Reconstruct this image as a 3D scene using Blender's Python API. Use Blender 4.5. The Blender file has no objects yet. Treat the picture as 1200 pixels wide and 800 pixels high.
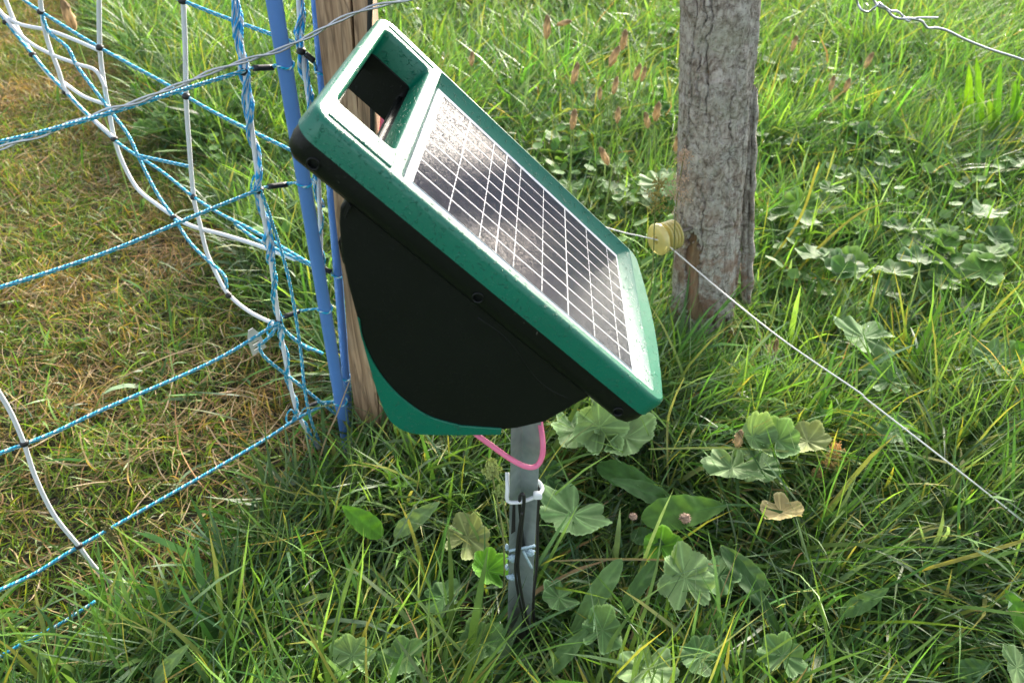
import bpy, bmesh, math, random
import numpy as np
from mathutils import Vector, Matrix, Euler

random.seed(7); rng = np.random.default_rng(7)
S = bpy.context.scene
R = math.radians

# ------------------------------------------------------------------ camera, sky, sun, exposure
FPX, PITCH, CAMH = 867.0, R(38), 1.0
cam = bpy.data.objects.new('camera', bpy.data.cameras.new('camera'))
S.collection.objects.link(cam); S.camera = cam
cam.location = (0, 0, CAMH); cam.rotation_euler = (R(90) - PITCH, 0, 0)
cam.data.lens = FPX / 1200 * 36; cam.data.sensor_width = 36
cam.data.clip_start = 0.02; cam.data.clip_end = 2000
cam.data.dof.use_dof = True; cam.data.dof.focus_distance = 0.86; cam.data.dof.aperture_fstop = 9.0

SUN_AZ, SUN_EL = R(24), R(21)       # azimuth clockwise from +Y
w = bpy.data.worlds.new('World'); S.world = w; w.use_nodes = True
nt = w.node_tree; nt.nodes.clear()
sky = nt.nodes.new('ShaderNodeTexSky'); sky.sky_type = 'NISHITA'; sky.sun_disc = False
sky.sun_elevation = SUN_EL; sky.sun_rotation = SUN_AZ; sky.air_density = 1.0; sky.dust_density = 3.5; sky.ozone_density = 1.0
bg = nt.nodes.new('ShaderNodeBackground'); bg.inputs[1].default_value = 0.15
wo = nt.nodes.new('ShaderNodeOutputWorld')
hs = nt.nodes.new('ShaderNodeHueSaturation'); hs.inputs['Saturation'].default_value = .42
nt.links.new(sky.outputs[0], hs.inputs['Color']); nt.links.new(hs.outputs[0], bg.inputs[0]); nt.links.new(bg.outputs[0], wo.inputs[0])
sl = bpy.data.lights.new('sun', 'SUN'); sl.energy = 2.6; sl.angle = R(9); sl.color = (1.0, 0.91, 0.76)
sun = bpy.data.objects.new('sun', sl); S.collection.objects.link(sun)
sd = Vector((math.sin(SUN_AZ) * math.cos(SUN_EL), math.cos(SUN_AZ) * math.cos(SUN_EL), math.sin(SUN_EL)))
sun.rotation_euler = sd.to_track_quat('Z', 'Y').to_euler(); sun.location = sd * 20
S.view_settings.view_transform = 'Standard'; S.view_settings.look = 'None'
S.view_settings.exposure = 1.72; S.view_settings.gamma = 1.0

# ------------------------------------------------------------------ measuring helpers
_f = np.array([0, math.cos(PITCH), -math.sin(PITCH)]); _u = np.array([0, math.sin(PITCH), math.cos(PITCH)])
_r = np.array([1., 0, 0]); _C = np.array([0, 0, CAMH])
def ray(x, y): return _f + _r * (x - 600) / FPX + _u * (400 - y) / FPX
def ony(x, y, Y): d = ray(x, y); return _C + d * Y / d[1]
def onz(x, y, z=0.): d = ray(x, y); return _C + d * (z - CAMH) / d[2]
def onplane(x, y, p, n):
    d = ray(x, y); p = np.array(p, float); n = np.array(n, float)
    return _C + d * (((p - _C) @ n) / (d @ n))
def depth(p): return float((np.asarray(p) - _C) @ _f)

# ------------------------------------------------------------------ object helpers
def link(o, parent=None):
    S.collection.objects.link(o)
    if parent is not None: o.parent = parent
    return o
def meshobj(name, verts, faces, mat, parent=None, smooth=False, uv=None):
    me = bpy.data.meshes.new(name)
    me.from_pydata([tuple(v) for v in verts], [], [tuple(f) for f in faces])
    if uv is not None:
        l = me.uv_layers.new(name='UVMap')
        l.data.foreach_set('uv', np.array([uv[vi] for f in faces for vi in f], dtype=np.float32).ravel())
    if smooth: me.polygons.foreach_set('use_smooth', [True] * len(me.polygons))
    me.materials.append(mat); me.update()
    return link(bpy.data.objects.new(name, me), parent)
def bmobj(name, bm, mat, parent=None, smooth=False):
    bmesh.ops.recalc_face_normals(bm, faces=bm.faces)
    me = bpy.data.meshes.new(name); bm.to_mesh(me); bm.free()
    if smooth: me.polygons.foreach_set('use_smooth', [True] * len(me.polygons))
    me.materials.append(mat)
    return link(bpy.data.objects.new(name, me), parent)
def tag(o, label, cat, group=None):
    o['label'] = label; o['category'] = cat
    if group: o['group'] = group
    return o
def thing(name, loc, label, cat, group=None):
    o = bpy.data.objects.new(name, None); o.empty_display_size = .02; o.location = tuple(loc)
    S.collection.objects.link(o); return tag(o, label, cat, group)
def inv(parent):      # world -> parent local shift for empties without rotation
    return np.array(parent.location)
def bevel(o, wd, seg=2, ang=35):
    m = o.modifiers.new('bevel', 'BEVEL'); m.width = wd; m.segments = seg; m.limit_method = 'ANGLE'; m.angle_limit = R(ang)
    m.harden_normals = False
    return o
def smoothpath(pts, n=8):
    P = [np.array(p, float) for p in pts]
    if len(P) < 3:
        return [P[0] + (P[1] - P[0]) * t for t in np.linspace(0, 1, n + 1)]
    P = [2 * P[0] - P[1]] + P + [2 * P[-1] - P[-2]]; out = []
    for i in range(1, len(P) - 2):
        a, b, c, d = P[i - 1:i + 3]
        for t in np.linspace(0, 1, n, endpoint=False):
            out.append(.5 * (2 * b + (c - a) * t + (2 * a - 5 * b + 4 * c - d) * t * t + (3 * b - a - 3 * c + d) * t ** 3))
    out.append(P[-2]); return out
def frames(path):
    P = np.array(path); T = np.gradient(P, axis=0); T /= np.linalg.norm(T, axis=1)[:, None]
    ref = np.array([0, 0, 1.]) if abs(T[0][2]) < .9 else np.array([1., 0, 0])
    n = np.cross(T[0], ref); n /= np.linalg.norm(n); N = [n]
    for t in T[1:]:
        n = n - t * (n @ t); n /= np.linalg.norm(n); N.append(n)
    N = np.array(N); return P, T, N, np.cross(T, N)
def tubegeo(path, rad, k=8, cap=True):
    P, T, N, B = frames(path); n = len(P); r = np.broadcast_to(np.asarray(rad, float), (n,))
    a = np.linspace(0, 2 * math.pi, k, endpoint=False)
    V = (P[:, None] + r[:, None, None] * (np.cos(a)[None, :, None] * N[:, None] + np.sin(a)[None, :, None] * B[:, None])).reshape(-1, 3)
    L = np.concatenate([[0], np.cumsum(np.linalg.norm(np.diff(P, axis=0), axis=1))])
    UV = [(j / k, L[i]) for i in range(n) for j in range(k)]
    Fc = [(i * k + j, i * k + (j + 1) % k, (i + 1) * k + (j + 1) % k, (i + 1) * k + j) for i in range(n - 1) for j in range(k)]
    if cap: Fc += [tuple(range(k))[::-1], tuple((n - 1) * k + j for j in range(k))]
    return V, Fc, UV
def tube(name, path, rad, mat, parent=None, k=8, sm=8):
    path = smoothpath(path, sm) if sm else path
    V, Fc, UV = tubegeo(path, rad, k)
    # wrap fix: seam uv handled in material with sin()
    if parent is not None and parent.type == 'EMPTY': V = V - inv(parent)
    return meshobj(name, V, Fc, mat, parent, True, UV)
def helix(path, rad, pitch, phase=0., sub=5, jitter=0.):
    P0 = np.array(path); L = np.concatenate([[0], np.cumsum(np.linalg.norm(np.diff(P0, axis=0), axis=1))])
    n = max(8, int(L[-1] / pitch * 10)); s = np.linspace(0, L[-1], n)
    P = np.stack([np.interp(s, L, P0[:, i]) for i in range(3)], 1)
    P, T, N, B = frames(P)
    a = phase + 2 * math.pi * s / pitch + jitter * np.sin(s * 37 + phase * 3)
    rr = rad * (1 + .25 * jitter * np.sin(s * 61 + phase))
    return list(P + (rr * np.cos(a))[:, None] * N + (rr * np.sin(a))[:, None] * B)
def merge(geos):
    V = []; Fc = []; UV = []; b = 0
    for v, f, uv in geos:
        V.append(v); Fc += [tuple(i + b for i in q) for q in f]; UV += uv; b += len(v)
    return np.concatenate(V), Fc, UV

# ------------------------------------------------------------------ materials
class Mat:
    def __init__(s, name):
        s.m = bpy.data.materials.new(name); s.m.use_nodes = True; s.t = s.m.node_tree
        s.b = s.t.nodes['Principled BSDF']; s.out = s.t.nodes['Material Output']
    def n(s, typ, **kw):
        nd = s.t.nodes.new(typ)
        for k, v in kw.items():
            if k.startswith('i_'):
                key = k[2:]; key = int(key) if key.isdigit() else key.replace('_', ' ')
                nd.inputs[key].default_value = v
            else: setattr(nd, k, v)
        return nd
    def l(s, a, b): s.t.links.new(a, b)
    def set(s, **kw):
        for k, v in kw.items(): s.b.inputs[k.replace('_', ' ')].default_value = v
        return s
    def noise(s, scale, detail=4, rough=.55, vec=None, dist=0.):
        nd = s.n('ShaderNodeTexNoise'); nd.inputs['Scale'].default_value = scale; nd.inputs['Detail'].default_value = detail
        nd.inputs['Roughness'].default_value = rough; nd.inputs['Distortion'].default_value = dist
        if vec: s.l(vec, nd.inputs['Vector'])
        return nd.outputs['Fac']
    def ramp(s, fac, stops):
        nd = s.n('ShaderNodeValToRGB'); cr = nd.color_ramp
        while len(cr.elements) < len(stops): cr.elements.new(.5)
        for e, (p, c) in zip(cr.elements, stops):
            e.position = p; e.color = c if len(c) == 4 else (*c, 1)
        s.l(fac, nd.inputs[0]); return nd.outputs[0]
    def obj(s): return s.n('ShaderNodeTexCoord').outputs['Object']
    def bump(s, h, strength, dist=.001, prev=None):
        nd = s.n('ShaderNodeBump'); nd.inputs['Strength'].default_value = strength; nd.inputs['Distance'].default_value = dist
        s.l(h, nd.inputs['Height'])
        if prev: s.l(prev, nd.inputs['Normal'])
        return nd.outputs[0]
    def math(s, op, a, b=None, c=None):
        nd = s.n('ShaderNodeMath', operation=op)
        for i, v in enumerate((a, b, c)):
            if v is None: continue
            if isinstance(v, (int, float)): nd.inputs[i].default_value = v
            else: s.l(v, nd.inputs[i])
        return nd.outputs[0]
    def mix(s, fac, a, b, mode='MIX'):
        nd = s.n('ShaderNodeMix', data_type='RGBA', blend_type=mode)
        for i, v in ((0, fac), (6, a), (7, b)):
            if isinstance(v, (int, float)): nd.inputs[i].default_value = v
            elif isinstance(v, tuple): nd.inputs[i].default_value = v if len(v) == 4 else (*v, 1)
            else: s.l(v, nd.inputs[i])
        return nd.outputs[2]
    def map(s, vec, scale):
        nd = s.n('ShaderNodeMapping'); nd.inputs['Scale'].default_value = scale; s.l(vec, nd.inputs[0]); return nd.outputs[0]

def droplet_height(M, co, scale, thr):      # round beads of water, each voronoi cell one bead
    v = M.n('ShaderNodeTexVoronoi'); v.inputs['Scale'].default_value = scale; M.l(co, v.inputs['Vector'])
    wn = M.n('ShaderNodeTexWhiteNoise'); M.l(v.outputs['Position'], wn.inputs['Vector'])
    rad = M.math('MULTIPLY', wn.outputs['Value'], thr)
    d = M.math('SUBTRACT', rad, v.outputs['Distance'])
    return M.math('SQRT', M.math('MAXIMUM', d, 0.0))
def plastic(name, col, rough, coat=0., wet=1.0, spec=.5):
    M = Mat(name); co = M.obj()
    n1 = M.noise(9, 5, .6, co)
    M.l(M.mix(M.ramp(n1, [(.3, (0, 0, 0)), (.75, (1, 1, 1))]), tuple(c * .88 for c in col), tuple(min(1, c * 1.1) for c in col)), M.b.inputs['Base Color'])
    n2 = M.noise(60, 5, .7, co)
    pv = M.b.inputs['Base Color'].links[0].from_socket
    dm = M.math('MULTIPLY', M.ramp(M.noise(300, 2, .5, co), [(.74, (0, 0, 0)), (.80, (1, 1, 1))]), M.ramp(M.noise(22, 3, .6, co), [(.45, (0, 0, 0)), (.6, (1, 1, 1))]))
    M.l(M.mix(M.math('MULTIPLY', dm, .5), pv, (.30, .29, .25)), M.b.inputs['Base Color'])
    r = M.n('ShaderNodeMapRange'); M.l(n2, r.inputs[0]); r.inputs[3].default_value = rough * .75; r.inputs[4].default_value = rough * 1.3
    M.l(r.outputs[0], M.b.inputs['Roughness'])
    h = droplet_height(M, co, 240, .34); h2 = droplet_height(M, co, 620, .4)
    fl = M.ramp(M.noise(230, 3, .6, M.map(co, (1, .55, 1)), .8), [(.60, (0, 0, 0)), (.66, (1, 1, 1))])
    b = M.bump(M.noise(900, 2, .5, co), .12, .0004)
    b = M.bump(h, .35 * wet, .0012, b); b = M.bump(h2, .4 * wet, .0007, b); b = M.bump(fl, .8 * wet, .0010, b)
    M.l(b, M.b.inputs['Normal'])
    M.set(Coat_Weight=coat, Coat_Roughness=.12, Specular_IOR_Level=spec)
    M.l(b, M.b.inputs['Coat Normal'])
    return M.m
GREEN = plastic('green_plastic', (.0, .145, .088), .33, .0, 1.0, .55)
BLACK = plastic('black_plastic', (.0045, .006, .0056), .38, .0, .25, .25)
def simple(name, col, rough, metal=0., nscale=40, var=.2, bump=.2, bd=.0006, spec=.5, streak=None):
    M = Mat(name); co = M.obj()
    if streak: co = M.map(co, streak)
    n = M.noise(nscale, 5, .6, co)
    M.l(M.mix(n, tuple(c * (1 - var) for c in col), tuple(min(1, c * (1 + var)) for c in col)), M.b.inputs['Base Color'])
    M.l(M.bump(n, bump, bd), M.b.inputs['Normal'])
    M.set(Roughness=rough, Metallic=metal, Specular_IOR_Level=spec)
    return M.m
BLUEROD = simple('blue_fibreglass', (.085, .21, .52), .42, 0, 30, .1)
WHITECORD = simple('white_plastic_cord', (.66, .68, .72), .45, 0, 80, .12)
BLACKRUB = simple('black_rubber', (.012, .012, .013), .5, 0, 80, .2)
PINK = simple('pink_cable_sheath', (.85, .20, .36), .38, 0, 60, .08, .05)
WIRE = simple('galvanised_wire', (.50, .52, .55), .38, .85, 300, .25, .5)
WHITEWIRE = simple('white_coated_wire', (.72, .72, .70), .5, .1, 200, .15, .3)
TIE = simple('white_nylon', (.72, .76, .78), .3, 0, 60, .06)
def twine():
    M = Mat('blue_white_twine'); uv = M.n('ShaderNodeUVMap'); sx = M.n('ShaderNodeSeparateXYZ'); M.l(uv.outputs[0], sx.inputs[0])
    ang = M.math('ADD', M.math('MULTIPLY', sx.outputs[0], 2 * math.pi), M.math('MULTIPLY', sx.outputs[1], 2 * math.pi / .014))
    s = M.math('SINE', ang); s3 = M.math('SINE', M.math('MULTIPLY', ang, 3))
    M.l(M.ramp(M.math('MULTIPLY_ADD', s, .5, .5), [(.0, (.005, .40, .70)), (.72, (.02, .52, .80)), (.86, (.55, .80, .88)), (1, (.68, .86, .9))]), M.b.inputs['Base Color'])
    M.l(M.bump(s3, .9, .0009), M.b.inputs['Normal']); M.set(Roughness=.5); return M.m
TWINE = twine()
def fibre():
    M = Mat('blue_braid'); uv = M.n('ShaderNodeUVMap'); sx = M.n('ShaderNodeSeparateXYZ'); M.l(uv.outputs[0], sx.inputs[0])
    ang = M.math('ADD', M.math('MULTIPLY', sx.outputs[0], 2 * math.pi), M.math('MULTIPLY', sx.outputs[1], 2 * math.pi / .02))
    s = M.math('SINE', ang); M.l(M.ramp(M.math('MULTIPLY_ADD', s, .5, .5), [(.0, (.02, .34, .80)), (.5, (.06, .50, .90)), (.72, (.50, .64, .80)), (1, (.62, .72, .82))]), M.b.inputs['Base Color'])
    M.l(M.bump(M.math('SINE', M.math('MULTIPLY', ang, 4)), .8, .0006), M.b.inputs['Normal']); M.set(Roughness=.45); return M.m
BRAID = fibre()
def galv():
    M = Mat('galvanised_steel'); co = M.obj()
    v = M.n('ShaderNodeTexVoronoi'); v.inputs['Scale'].default_value = 90; M.l(co, v.inputs['Vector'])
    n = M.noise(25, 6, .65, co); sz = M.n('ShaderNodeSeparateXYZ'); M.l(co, sz.inputs[0])
    base = M.mix(v.outputs['Distance'], (.30, .34, .34), (.42, .47, .47))
    base = M.mix(M.ramp(n, [(.35, (0, 0, 0)), (.7, (1, 1, 1))]), base, (.25, .31, .30))
    low = M.ramp(M.math('ADD', sz.outputs[2], M.math('MULTIPLY', n, .12)), [(.07, (1, 1, 1)), (.22, (0, 0, 0))])
    base = M.mix(low, base, (.20, .175, .15))
    M.l(base, M.b.inputs['Base Color']); M.l(M.ramp(n, [(.3, (.42,) * 3), (.7, (.62,) * 3)]), M.b.inputs['Roughness'])
    M.l(M.bump(n, .35, .001), M.b.inputs['Normal']); M.set(Metallic=.45); return M.m
GALV = galv()
def wood():
    M = Mat('sawn_weathered_wood'); co = M.obj()
    g = M.noise(1, 6, .6, M.map(co, (170, 170, 7)), .6); g2 = M.noise(14, 4, .6, co)
    wv = M.noise(1, 3, .5, M.map(co, (38, 38, 3.0)), 1.6)
    c = M.ramp(g, [(.28, (.22, .13, .072)), (.5, (.43, .28, .17)), (.75, (.58, .41, .27))])
    c = M.mix(M.ramp(wv, [(.42, (0, 0, 0)), (.5, (.75,) * 3), (.56, (0, 0, 0))]), c, (.13, .075, .042))
    c = M.mix(M.ramp(g2, [(.45, (0, 0, 0)), (.8, (.6,) * 3)]), c, (.19, .16, .125))
    M.l(c, M.b.inputs['Base Color']); M.l(M.bump(g, .6, .0012), M.b.inputs['Normal']); M.set(Roughness=.72); return M.m
WOOD = wood()
def bark():
    M = Mat('grey_bark'); co = M.obj()
    a = M.noise(1, 8, .7, M.map(co, (75, 75, 50)), 1.2); b = M.noise(30, 6, .7, co); c = M.noise(210, 5, .75, co); big = M.noise(9, 3, .5, co)
    hz = M.noise(1, 5, .7, M.map(co, (45, 45, 150)), .6)
    col = M.ramp(a, [(.33, (.075, .058, .046)), (.43, (.26, .225, .195)), (.54, (.46, .42, .38)), (.68, (.66, .63, .58))])
    col = M.mix(M.ramp(b, [(.48, (0, 0, 0)), (.60, (.55,) * 3)]), col, (.56, .55, .51))
    col = M.mix(M.ramp(hz, [(.56, (0, 0, 0)), (.64, (.7,) * 3)]), col, (.10, .08, .065))
    col = M.mix(M.ramp(c, [(.55, (0, 0, 0)), (.68, (.85,) * 3)]), col, (.055, .043, .035))
    col = M.mix(M.ramp(big, [(.58, (0, 0, 0)), (.72, (.35,) * 3)]), col, (.24, .25, .12))
    sz = M.n('ShaderNodeSeparateXYZ'); M.l(co, sz.inputs[0])
    low = M.ramp(sz.outputs[2], [(.0, (1, 1, 1)), (.42, (.0, .0, .0))])
    pt = M.math('MULTIPLY', M.ramp(M.noise(16, 5, .75, co), [(.50, (0, 0, 0)), (.56, (1, 1, 1))]), M.math('ADD', M.math('MULTIPLY', low, .9), .12))
    col = M.mix(pt, col, M.mix(M.noise(90, 3, .7, co), (.15, .07, .04), (.38, .22, .14)))
    col = M.mix(M.ramp(M.noise(46, 3, .8, co), [(.66, (0, 0, 0)), (.69, (.8,) * 3)]), col, (.66, .66, .60))
    M.l(col, M.b.inputs['Base Color'])
    n = M.bump(a, 1., .006); n = M.bump(hz, .6, .003, n); n = M.bump(b, .5, .002, n); n = M.bump(c, .7, .0012, n)
    M.l(n, M.b.inputs['Normal']); M.set(Roughness=.85, Specular_IOR_Level=.3); return M.m
BARK = bark()
def inner():
    M = Mat('bare_inner_wood'); co = M.obj(); g = M.noise(1, 6, .7, M.map(co, (110, 110, 9)), .5); s = M.noise(50, 4, .6, co)
    c = M.ramp(g, [(.3, (.09, .055, .035)), (.5, (.24, .155, .095)), (.72, (.42, .31, .21))])
    c = M.mix(M.ramp(s, [(.52, (0, 0, 0)), (.66, (.6,) * 3)]), c, (.28, .14, .08))
    M.l(c, M.b.inputs['Base Color']); M.l(M.bump(g, .9, .003), M.b.inputs['Normal']); M.set(Roughness=.75); return M.m
INNER = inner()
def foliage(name, trans=.38, rough=.38, spec=.5, warm=(1.25, 1.15, .45), veins=False):
    M = Mat(name); a = M.n('ShaderNodeAttribute', attribute_name='tint')
    co = M.obj(); n = M.noise(45, 3, .6, co)
    col = M.mix(1.0, a.outputs['Color'], M.ramp(n, [(.3, (.78,) * 3), (.7, (1.2,) * 3)]), 'MULTIPLY')
    M.l(col, M.b.inputs['Base Color']); M.set(Roughness=rough, Specular_IOR_Level=spec)
    if veins: M.l(M.bump(M.noise(420, 3, .6, co), .35, .0008), M.b.inputs['Normal'])
    M.set(Sheen_Weight=.16 if name == 'grass_blade' else .15, Sheen_Roughness=.4)
    tr = M.n('ShaderNodeBsdfTranslucent'); M.l(M.mix(1.0, col, (*warm, 1), 'MULTIPLY'), tr.inputs[0])
    mx = M.n('ShaderNodeMixShader'); mx.inputs[0].default_value = trans
    M.l(M.b.outputs[0], mx.inputs[1]); M.l(tr.outputs[0], mx.inputs[2]); M.l(mx.outputs[0], M.out.inputs[0]); return M.m
GRASS = foliage('grass_blade', .36, .42, .45, (1.6, 1.5, .5))
LEAF = foliage('soft_leaf', .22, .62, .22, (1.6, 1.5, .6), True)
DRY = foliage('dry_stalk', .25, .7, .12, (1.1, 1, .8))
def tinted(me, cols):
    at = me.color_attributes.new('tint', 'FLOAT_COLOR', 'POINT')
    c = np.ones((len(me.vertices), 4), np.float32); c[:, :3] = cols; at.data.foreach_set('color', c.ravel())

# ------------------------------------------------------------------ ground
def vnoise(x, y, sc, seed=0):
    r = np.random.default_rng(seed + 99); G = r.random((64, 64)); X = x * sc + 1000.3; Y = y * sc + 1000.7
    xi = np.floor(X).astype(int); yi = np.floor(Y).astype(int); fx = X - xi; fy = Y - yi
    fx = fx * fx * (3 - 2 * fx); fy = fy * fy * (3 - 2 * fy); g = lambda i, j: G[i % 64, j % 64]
    return (g(xi, yi) * (1 - fx) + g(xi + 1, yi) * fx) * (1 - fy) + (g(xi, yi + 1) * (1 - fx) + g(xi + 1, yi + 1) * fx) * fy
def gz(x, y):
    x = np.asarray(x, float); y = np.asarray(y, float)
    h = (vnoise(x, y, 2.2, 1) - .5) * .03 + (vnoise(x, y, 6, 2) - .5) * .014
    return h * np.clip((np.hypot(x, y) - .2) * 2, 0, 1)
def dryness(x, y):     # 1 on the cropped brownish side behind the netting, 0 in the lush growth
    e = (x + .42 + .13 * (y - .8) ) * -1
    edge = np.where(y < 1.0, -.30 - (1.0 - y) * .62, -.30 - (y - 1.0) * .62)
    d = np.clip((edge - x) / .12 + .5 + (vnoise(x, y, 7, 5) - .5) * 1.6, 0, 1)
    d *= np.clip((y - .53 + .1 * (vnoise(x, y, 5, 6) - .5)) / .10, 0, 1) * np.clip((5.6 - y) / 1.6, 0, 1)
    return d
nx = 150
xs = np.concatenate([[-600, -200, -60, -20, -10], np.linspace(-6, 6, nx), [10, 20, 60, 200, 600]])
ys = np.concatenate([[-600, -200, -60, -20, -8], np.linspace(-3, 10, nx), [14, 24, 60, 200, 600]])
X, Y = np.meshgrid(xs, ys); Z = gz(X, Y) - .004
V = np.stack([X.ravel(), Y.ravel(), Z.ravel()], 1); W_ = len(xs)
Fc = [(j * W_ + i, j * W_ + i + 1, (j + 1) * W_ + i + 1, (j + 1) * W_ + i) for j in range(len(ys) - 1) for i in range(W_ - 1)]
M = Mat('meadow_soil'); co = M.obj(); a = M.noise(3, 6, .6, co); b = M.noise(60, 6, .7, co)
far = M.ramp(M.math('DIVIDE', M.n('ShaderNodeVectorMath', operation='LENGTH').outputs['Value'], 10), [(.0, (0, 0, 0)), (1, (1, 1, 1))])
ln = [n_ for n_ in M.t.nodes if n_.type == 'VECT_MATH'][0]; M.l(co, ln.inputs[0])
near = M.mix(b, (.014, .013, .006), (.040, .036, .018)); farc = M.mix(a, (.05, .10, .02), (.09, .13, .035))  # near soil coloured extra dark to deepen the shadows between blades
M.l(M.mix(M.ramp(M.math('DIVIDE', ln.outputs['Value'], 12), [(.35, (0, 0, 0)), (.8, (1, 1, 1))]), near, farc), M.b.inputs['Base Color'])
M.l(M.bump(b, .8, .01), M.b.inputs['Normal']); M.set(Roughness=.9)
g = meshobj('ground', V, Fc, M.m, smooth=True); g['kind'] = 'structure'

# ------------------------------------------------------------------ solar fence energiser
B0 = np.array([-.13844, .5, .81355])
U = np.array([.71963, -.04853, -.69266]); Vv = np.array([.04151, .99878, -.02684]); Wn = np.array([.69311, -.00944, .72077])
LEN, WID = .3825, .272
en = thing('solar_energiser', B0, 'green and black solar powered fence energiser with carrying handle, tilted on its metal stake', 'fence energiser')
en.rotation_euler = Matrix((U, Vv, Wn)).transposed().to_euler()     # local x along the lid, y across it, z out of the panel
def side(x, y, v=0.):      # photo measurement -> local (u, w) in the side plane
    p = onplane(x, y, B0 + Vv * v, Vv) - B0; return (float(p @ U), float(p @ Wn))
def outline(ins=0., rc=.016, bow=.011, n=6):      # lid outline, rounded corners, bowed lower end
    pts = []; x0, x1, y0, y1 = ins, LEN - ins, ins, WID - ins; r = max(rc - ins, .003)
    def arc(cx, cy, a0, a1):
        for t in np.linspace(a0, a1, n): pts.append((cx + r * math.cos(t), cy + r * math.sin(t)))
    p = math.pi
    arc(x0 + r, y0 + r, p, 1.5 * p); arc(x1 - r, y0 + r, 1.5 * p, 2 * p)
    for t in np.linspace(0, 1, 13)[1:-1]: pts.append((x1, y0 + r + (y1 - y0 - 2 * r) * t))
    arc(x1 - r, y1 - r, 0, .5 * p); arc(x0 + r, y1 - r, .5 * p, p)
    out = []
    for (x, y) in pts:
        k = np.clip((x - .30) / .08, 0, 1); out.append((x + bow * k * math.sin(math.pi * min(1, max(0, y / WID))) , y))
    return out
def rrect(x0, x1, y0, y1, r, n=4, bow=0.):
    pts = []
    for cx, cy, a0 in ((x0 + r, y0 + r, math.pi), (x1 - r, y0 + r, 1.5 * math.pi), (x1 - r, y1 - r, 0), (x0 + r, y1 - r, .5 * math.pi)):
        for t in np.linspace(a0, a0 + math.pi / 2, n): pts.append((cx + r * math.cos(t), cy + r * math.sin(t)))
    if bow: pts = [(x + (bow * math.sin(math.pi * (y - y0) / (y1 - y0)) if x > (x0 + x1) / 2 else 0), y) for x, y in pts]
    return pts
def ringobj(bm, loops, close=False):      # loops of equal count, bridged
    prev = None; all_ = []
    for lp in loops:
        cur = [bm.verts.new(p) for p in lp]; all_.append(cur)
        if prev:
            n = len(cur)
            for i in range(n): bm.faces.new((prev[i], prev[(i + 1) % n], cur[(i + 1) % n], cur[i]))
        prev = cur
    return all_
def fill(bm, loops):
    es = []
    for lp in loops:
        for i in range(len(lp)):
            a, b = lp[i], lp[(i + 1) % len(lp)]; e = bm.edges.get((a, b)) or bm.edges.new((a, b)); es.append(e)
    bmesh.ops.triangle_fill(bm, use_beauty=True, use_dissolve=False, edges=es)
z3 = lambda pts, z: [(x, y, z) for x, y in pts]
# lid: outer wall, rounded rim, flat rim face, handle opening and sloping recess round the panel
bm = bmesh.new()
o = ringobj(bm, [z3(outline(-.0005), -.021), z3(outline(0), -.018), z3(outline(0), -.005), z3(outline(.0012), -.0018), z3(outline(.004), 0)])
hole = lambda e: rrect(.0095 - e, .0675 + e, .037 - e, .2460 + e, .008 + e * .5, 5)
h = ringobj(bm, [z3(hole(.0), 0), z3(hole(-.0015), -.0012), z3(hole(-.003), -.006), z3(hole(-.005), -.026)])
rc = lambda e: rrect(.0885 - e, .3780 + e, .0065 - e, .2740 + e, .005, 5)
def rc2(t, z):   # recess wall from rim opening to panel edge
    a = rrect(.0775, .3680, .0105, .2665, .004, 5, .0065); b = rrect(.0835, .3560, .0290, .2525, .003, 5)
    return [((1 - t) * p[0] + t * q[0], (1 - t) * p[1] + t * q[1], z) for p, q in zip(a, b)]
rr = ringobj(bm, [rc2(0, 0), rc2(.06, -.0014), rc2(.98, -.0105), rc2(1.0, -.0125)])
fill(bm, [o[-1], h[0], rr[0]])
lid = bmobj('lid_frame', bm, GREEN, en); 
for p in lid.data.polygons: p.use_smooth = abs(p.normal.z) < .995
lid.modifiers.new('es', 'EDGE_SPLIT').split_angle = R(40)
def boxbm(x0, x1, y0, y1, z0, z1):
    bm = bmesh.new(); bmesh.ops.create_cube(bm, size=1)
    for v in bm.verts: v.co = Vector(((x0 + x1) / 2 + v.co.x * (x1 - x0), (y0 + y1) / 2 + v.co.y * (y1 - y0), (z0 + z1) / 2 + v.co.z * (z1 - z0)))
    return bm
for (y0, y1) in ((.0090, .0300), (.2535, .2645)):
    bevel(bmobj('grip_pad', boxbm(.0115, .0685, y0, y1, -.003, .0014), GREEN, en), .0009, 2)
# black tray under the lid: walls with three screw sockets in the near one
bm = bmesh.new()
t = ringobj(bm, [z3(outline(.006), -.019), z3(outline(.0012), -.0205), z3(outline(.0008), -.030), z3(outline(.003), -.039), z3(outline(.009), -.0445), z3(outline(.016), -.046)])
hb = lambda e: rrect(.0130 - e, .0635 + e, .040 - e, .2430 + e, .007, 5)
h1 = ringobj(bm, [z3(hb(.003), -.022), z3(hb(.0005), -.0265), z3(hb(.0), -.046)])
fill(bm, [t[-1], h1[-1]])
tray = bmobj('tray', bm, BLACK, en, True); tray.modifiers.new('es', 'EDGE_SPLIT').split_angle = R(50)
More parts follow.
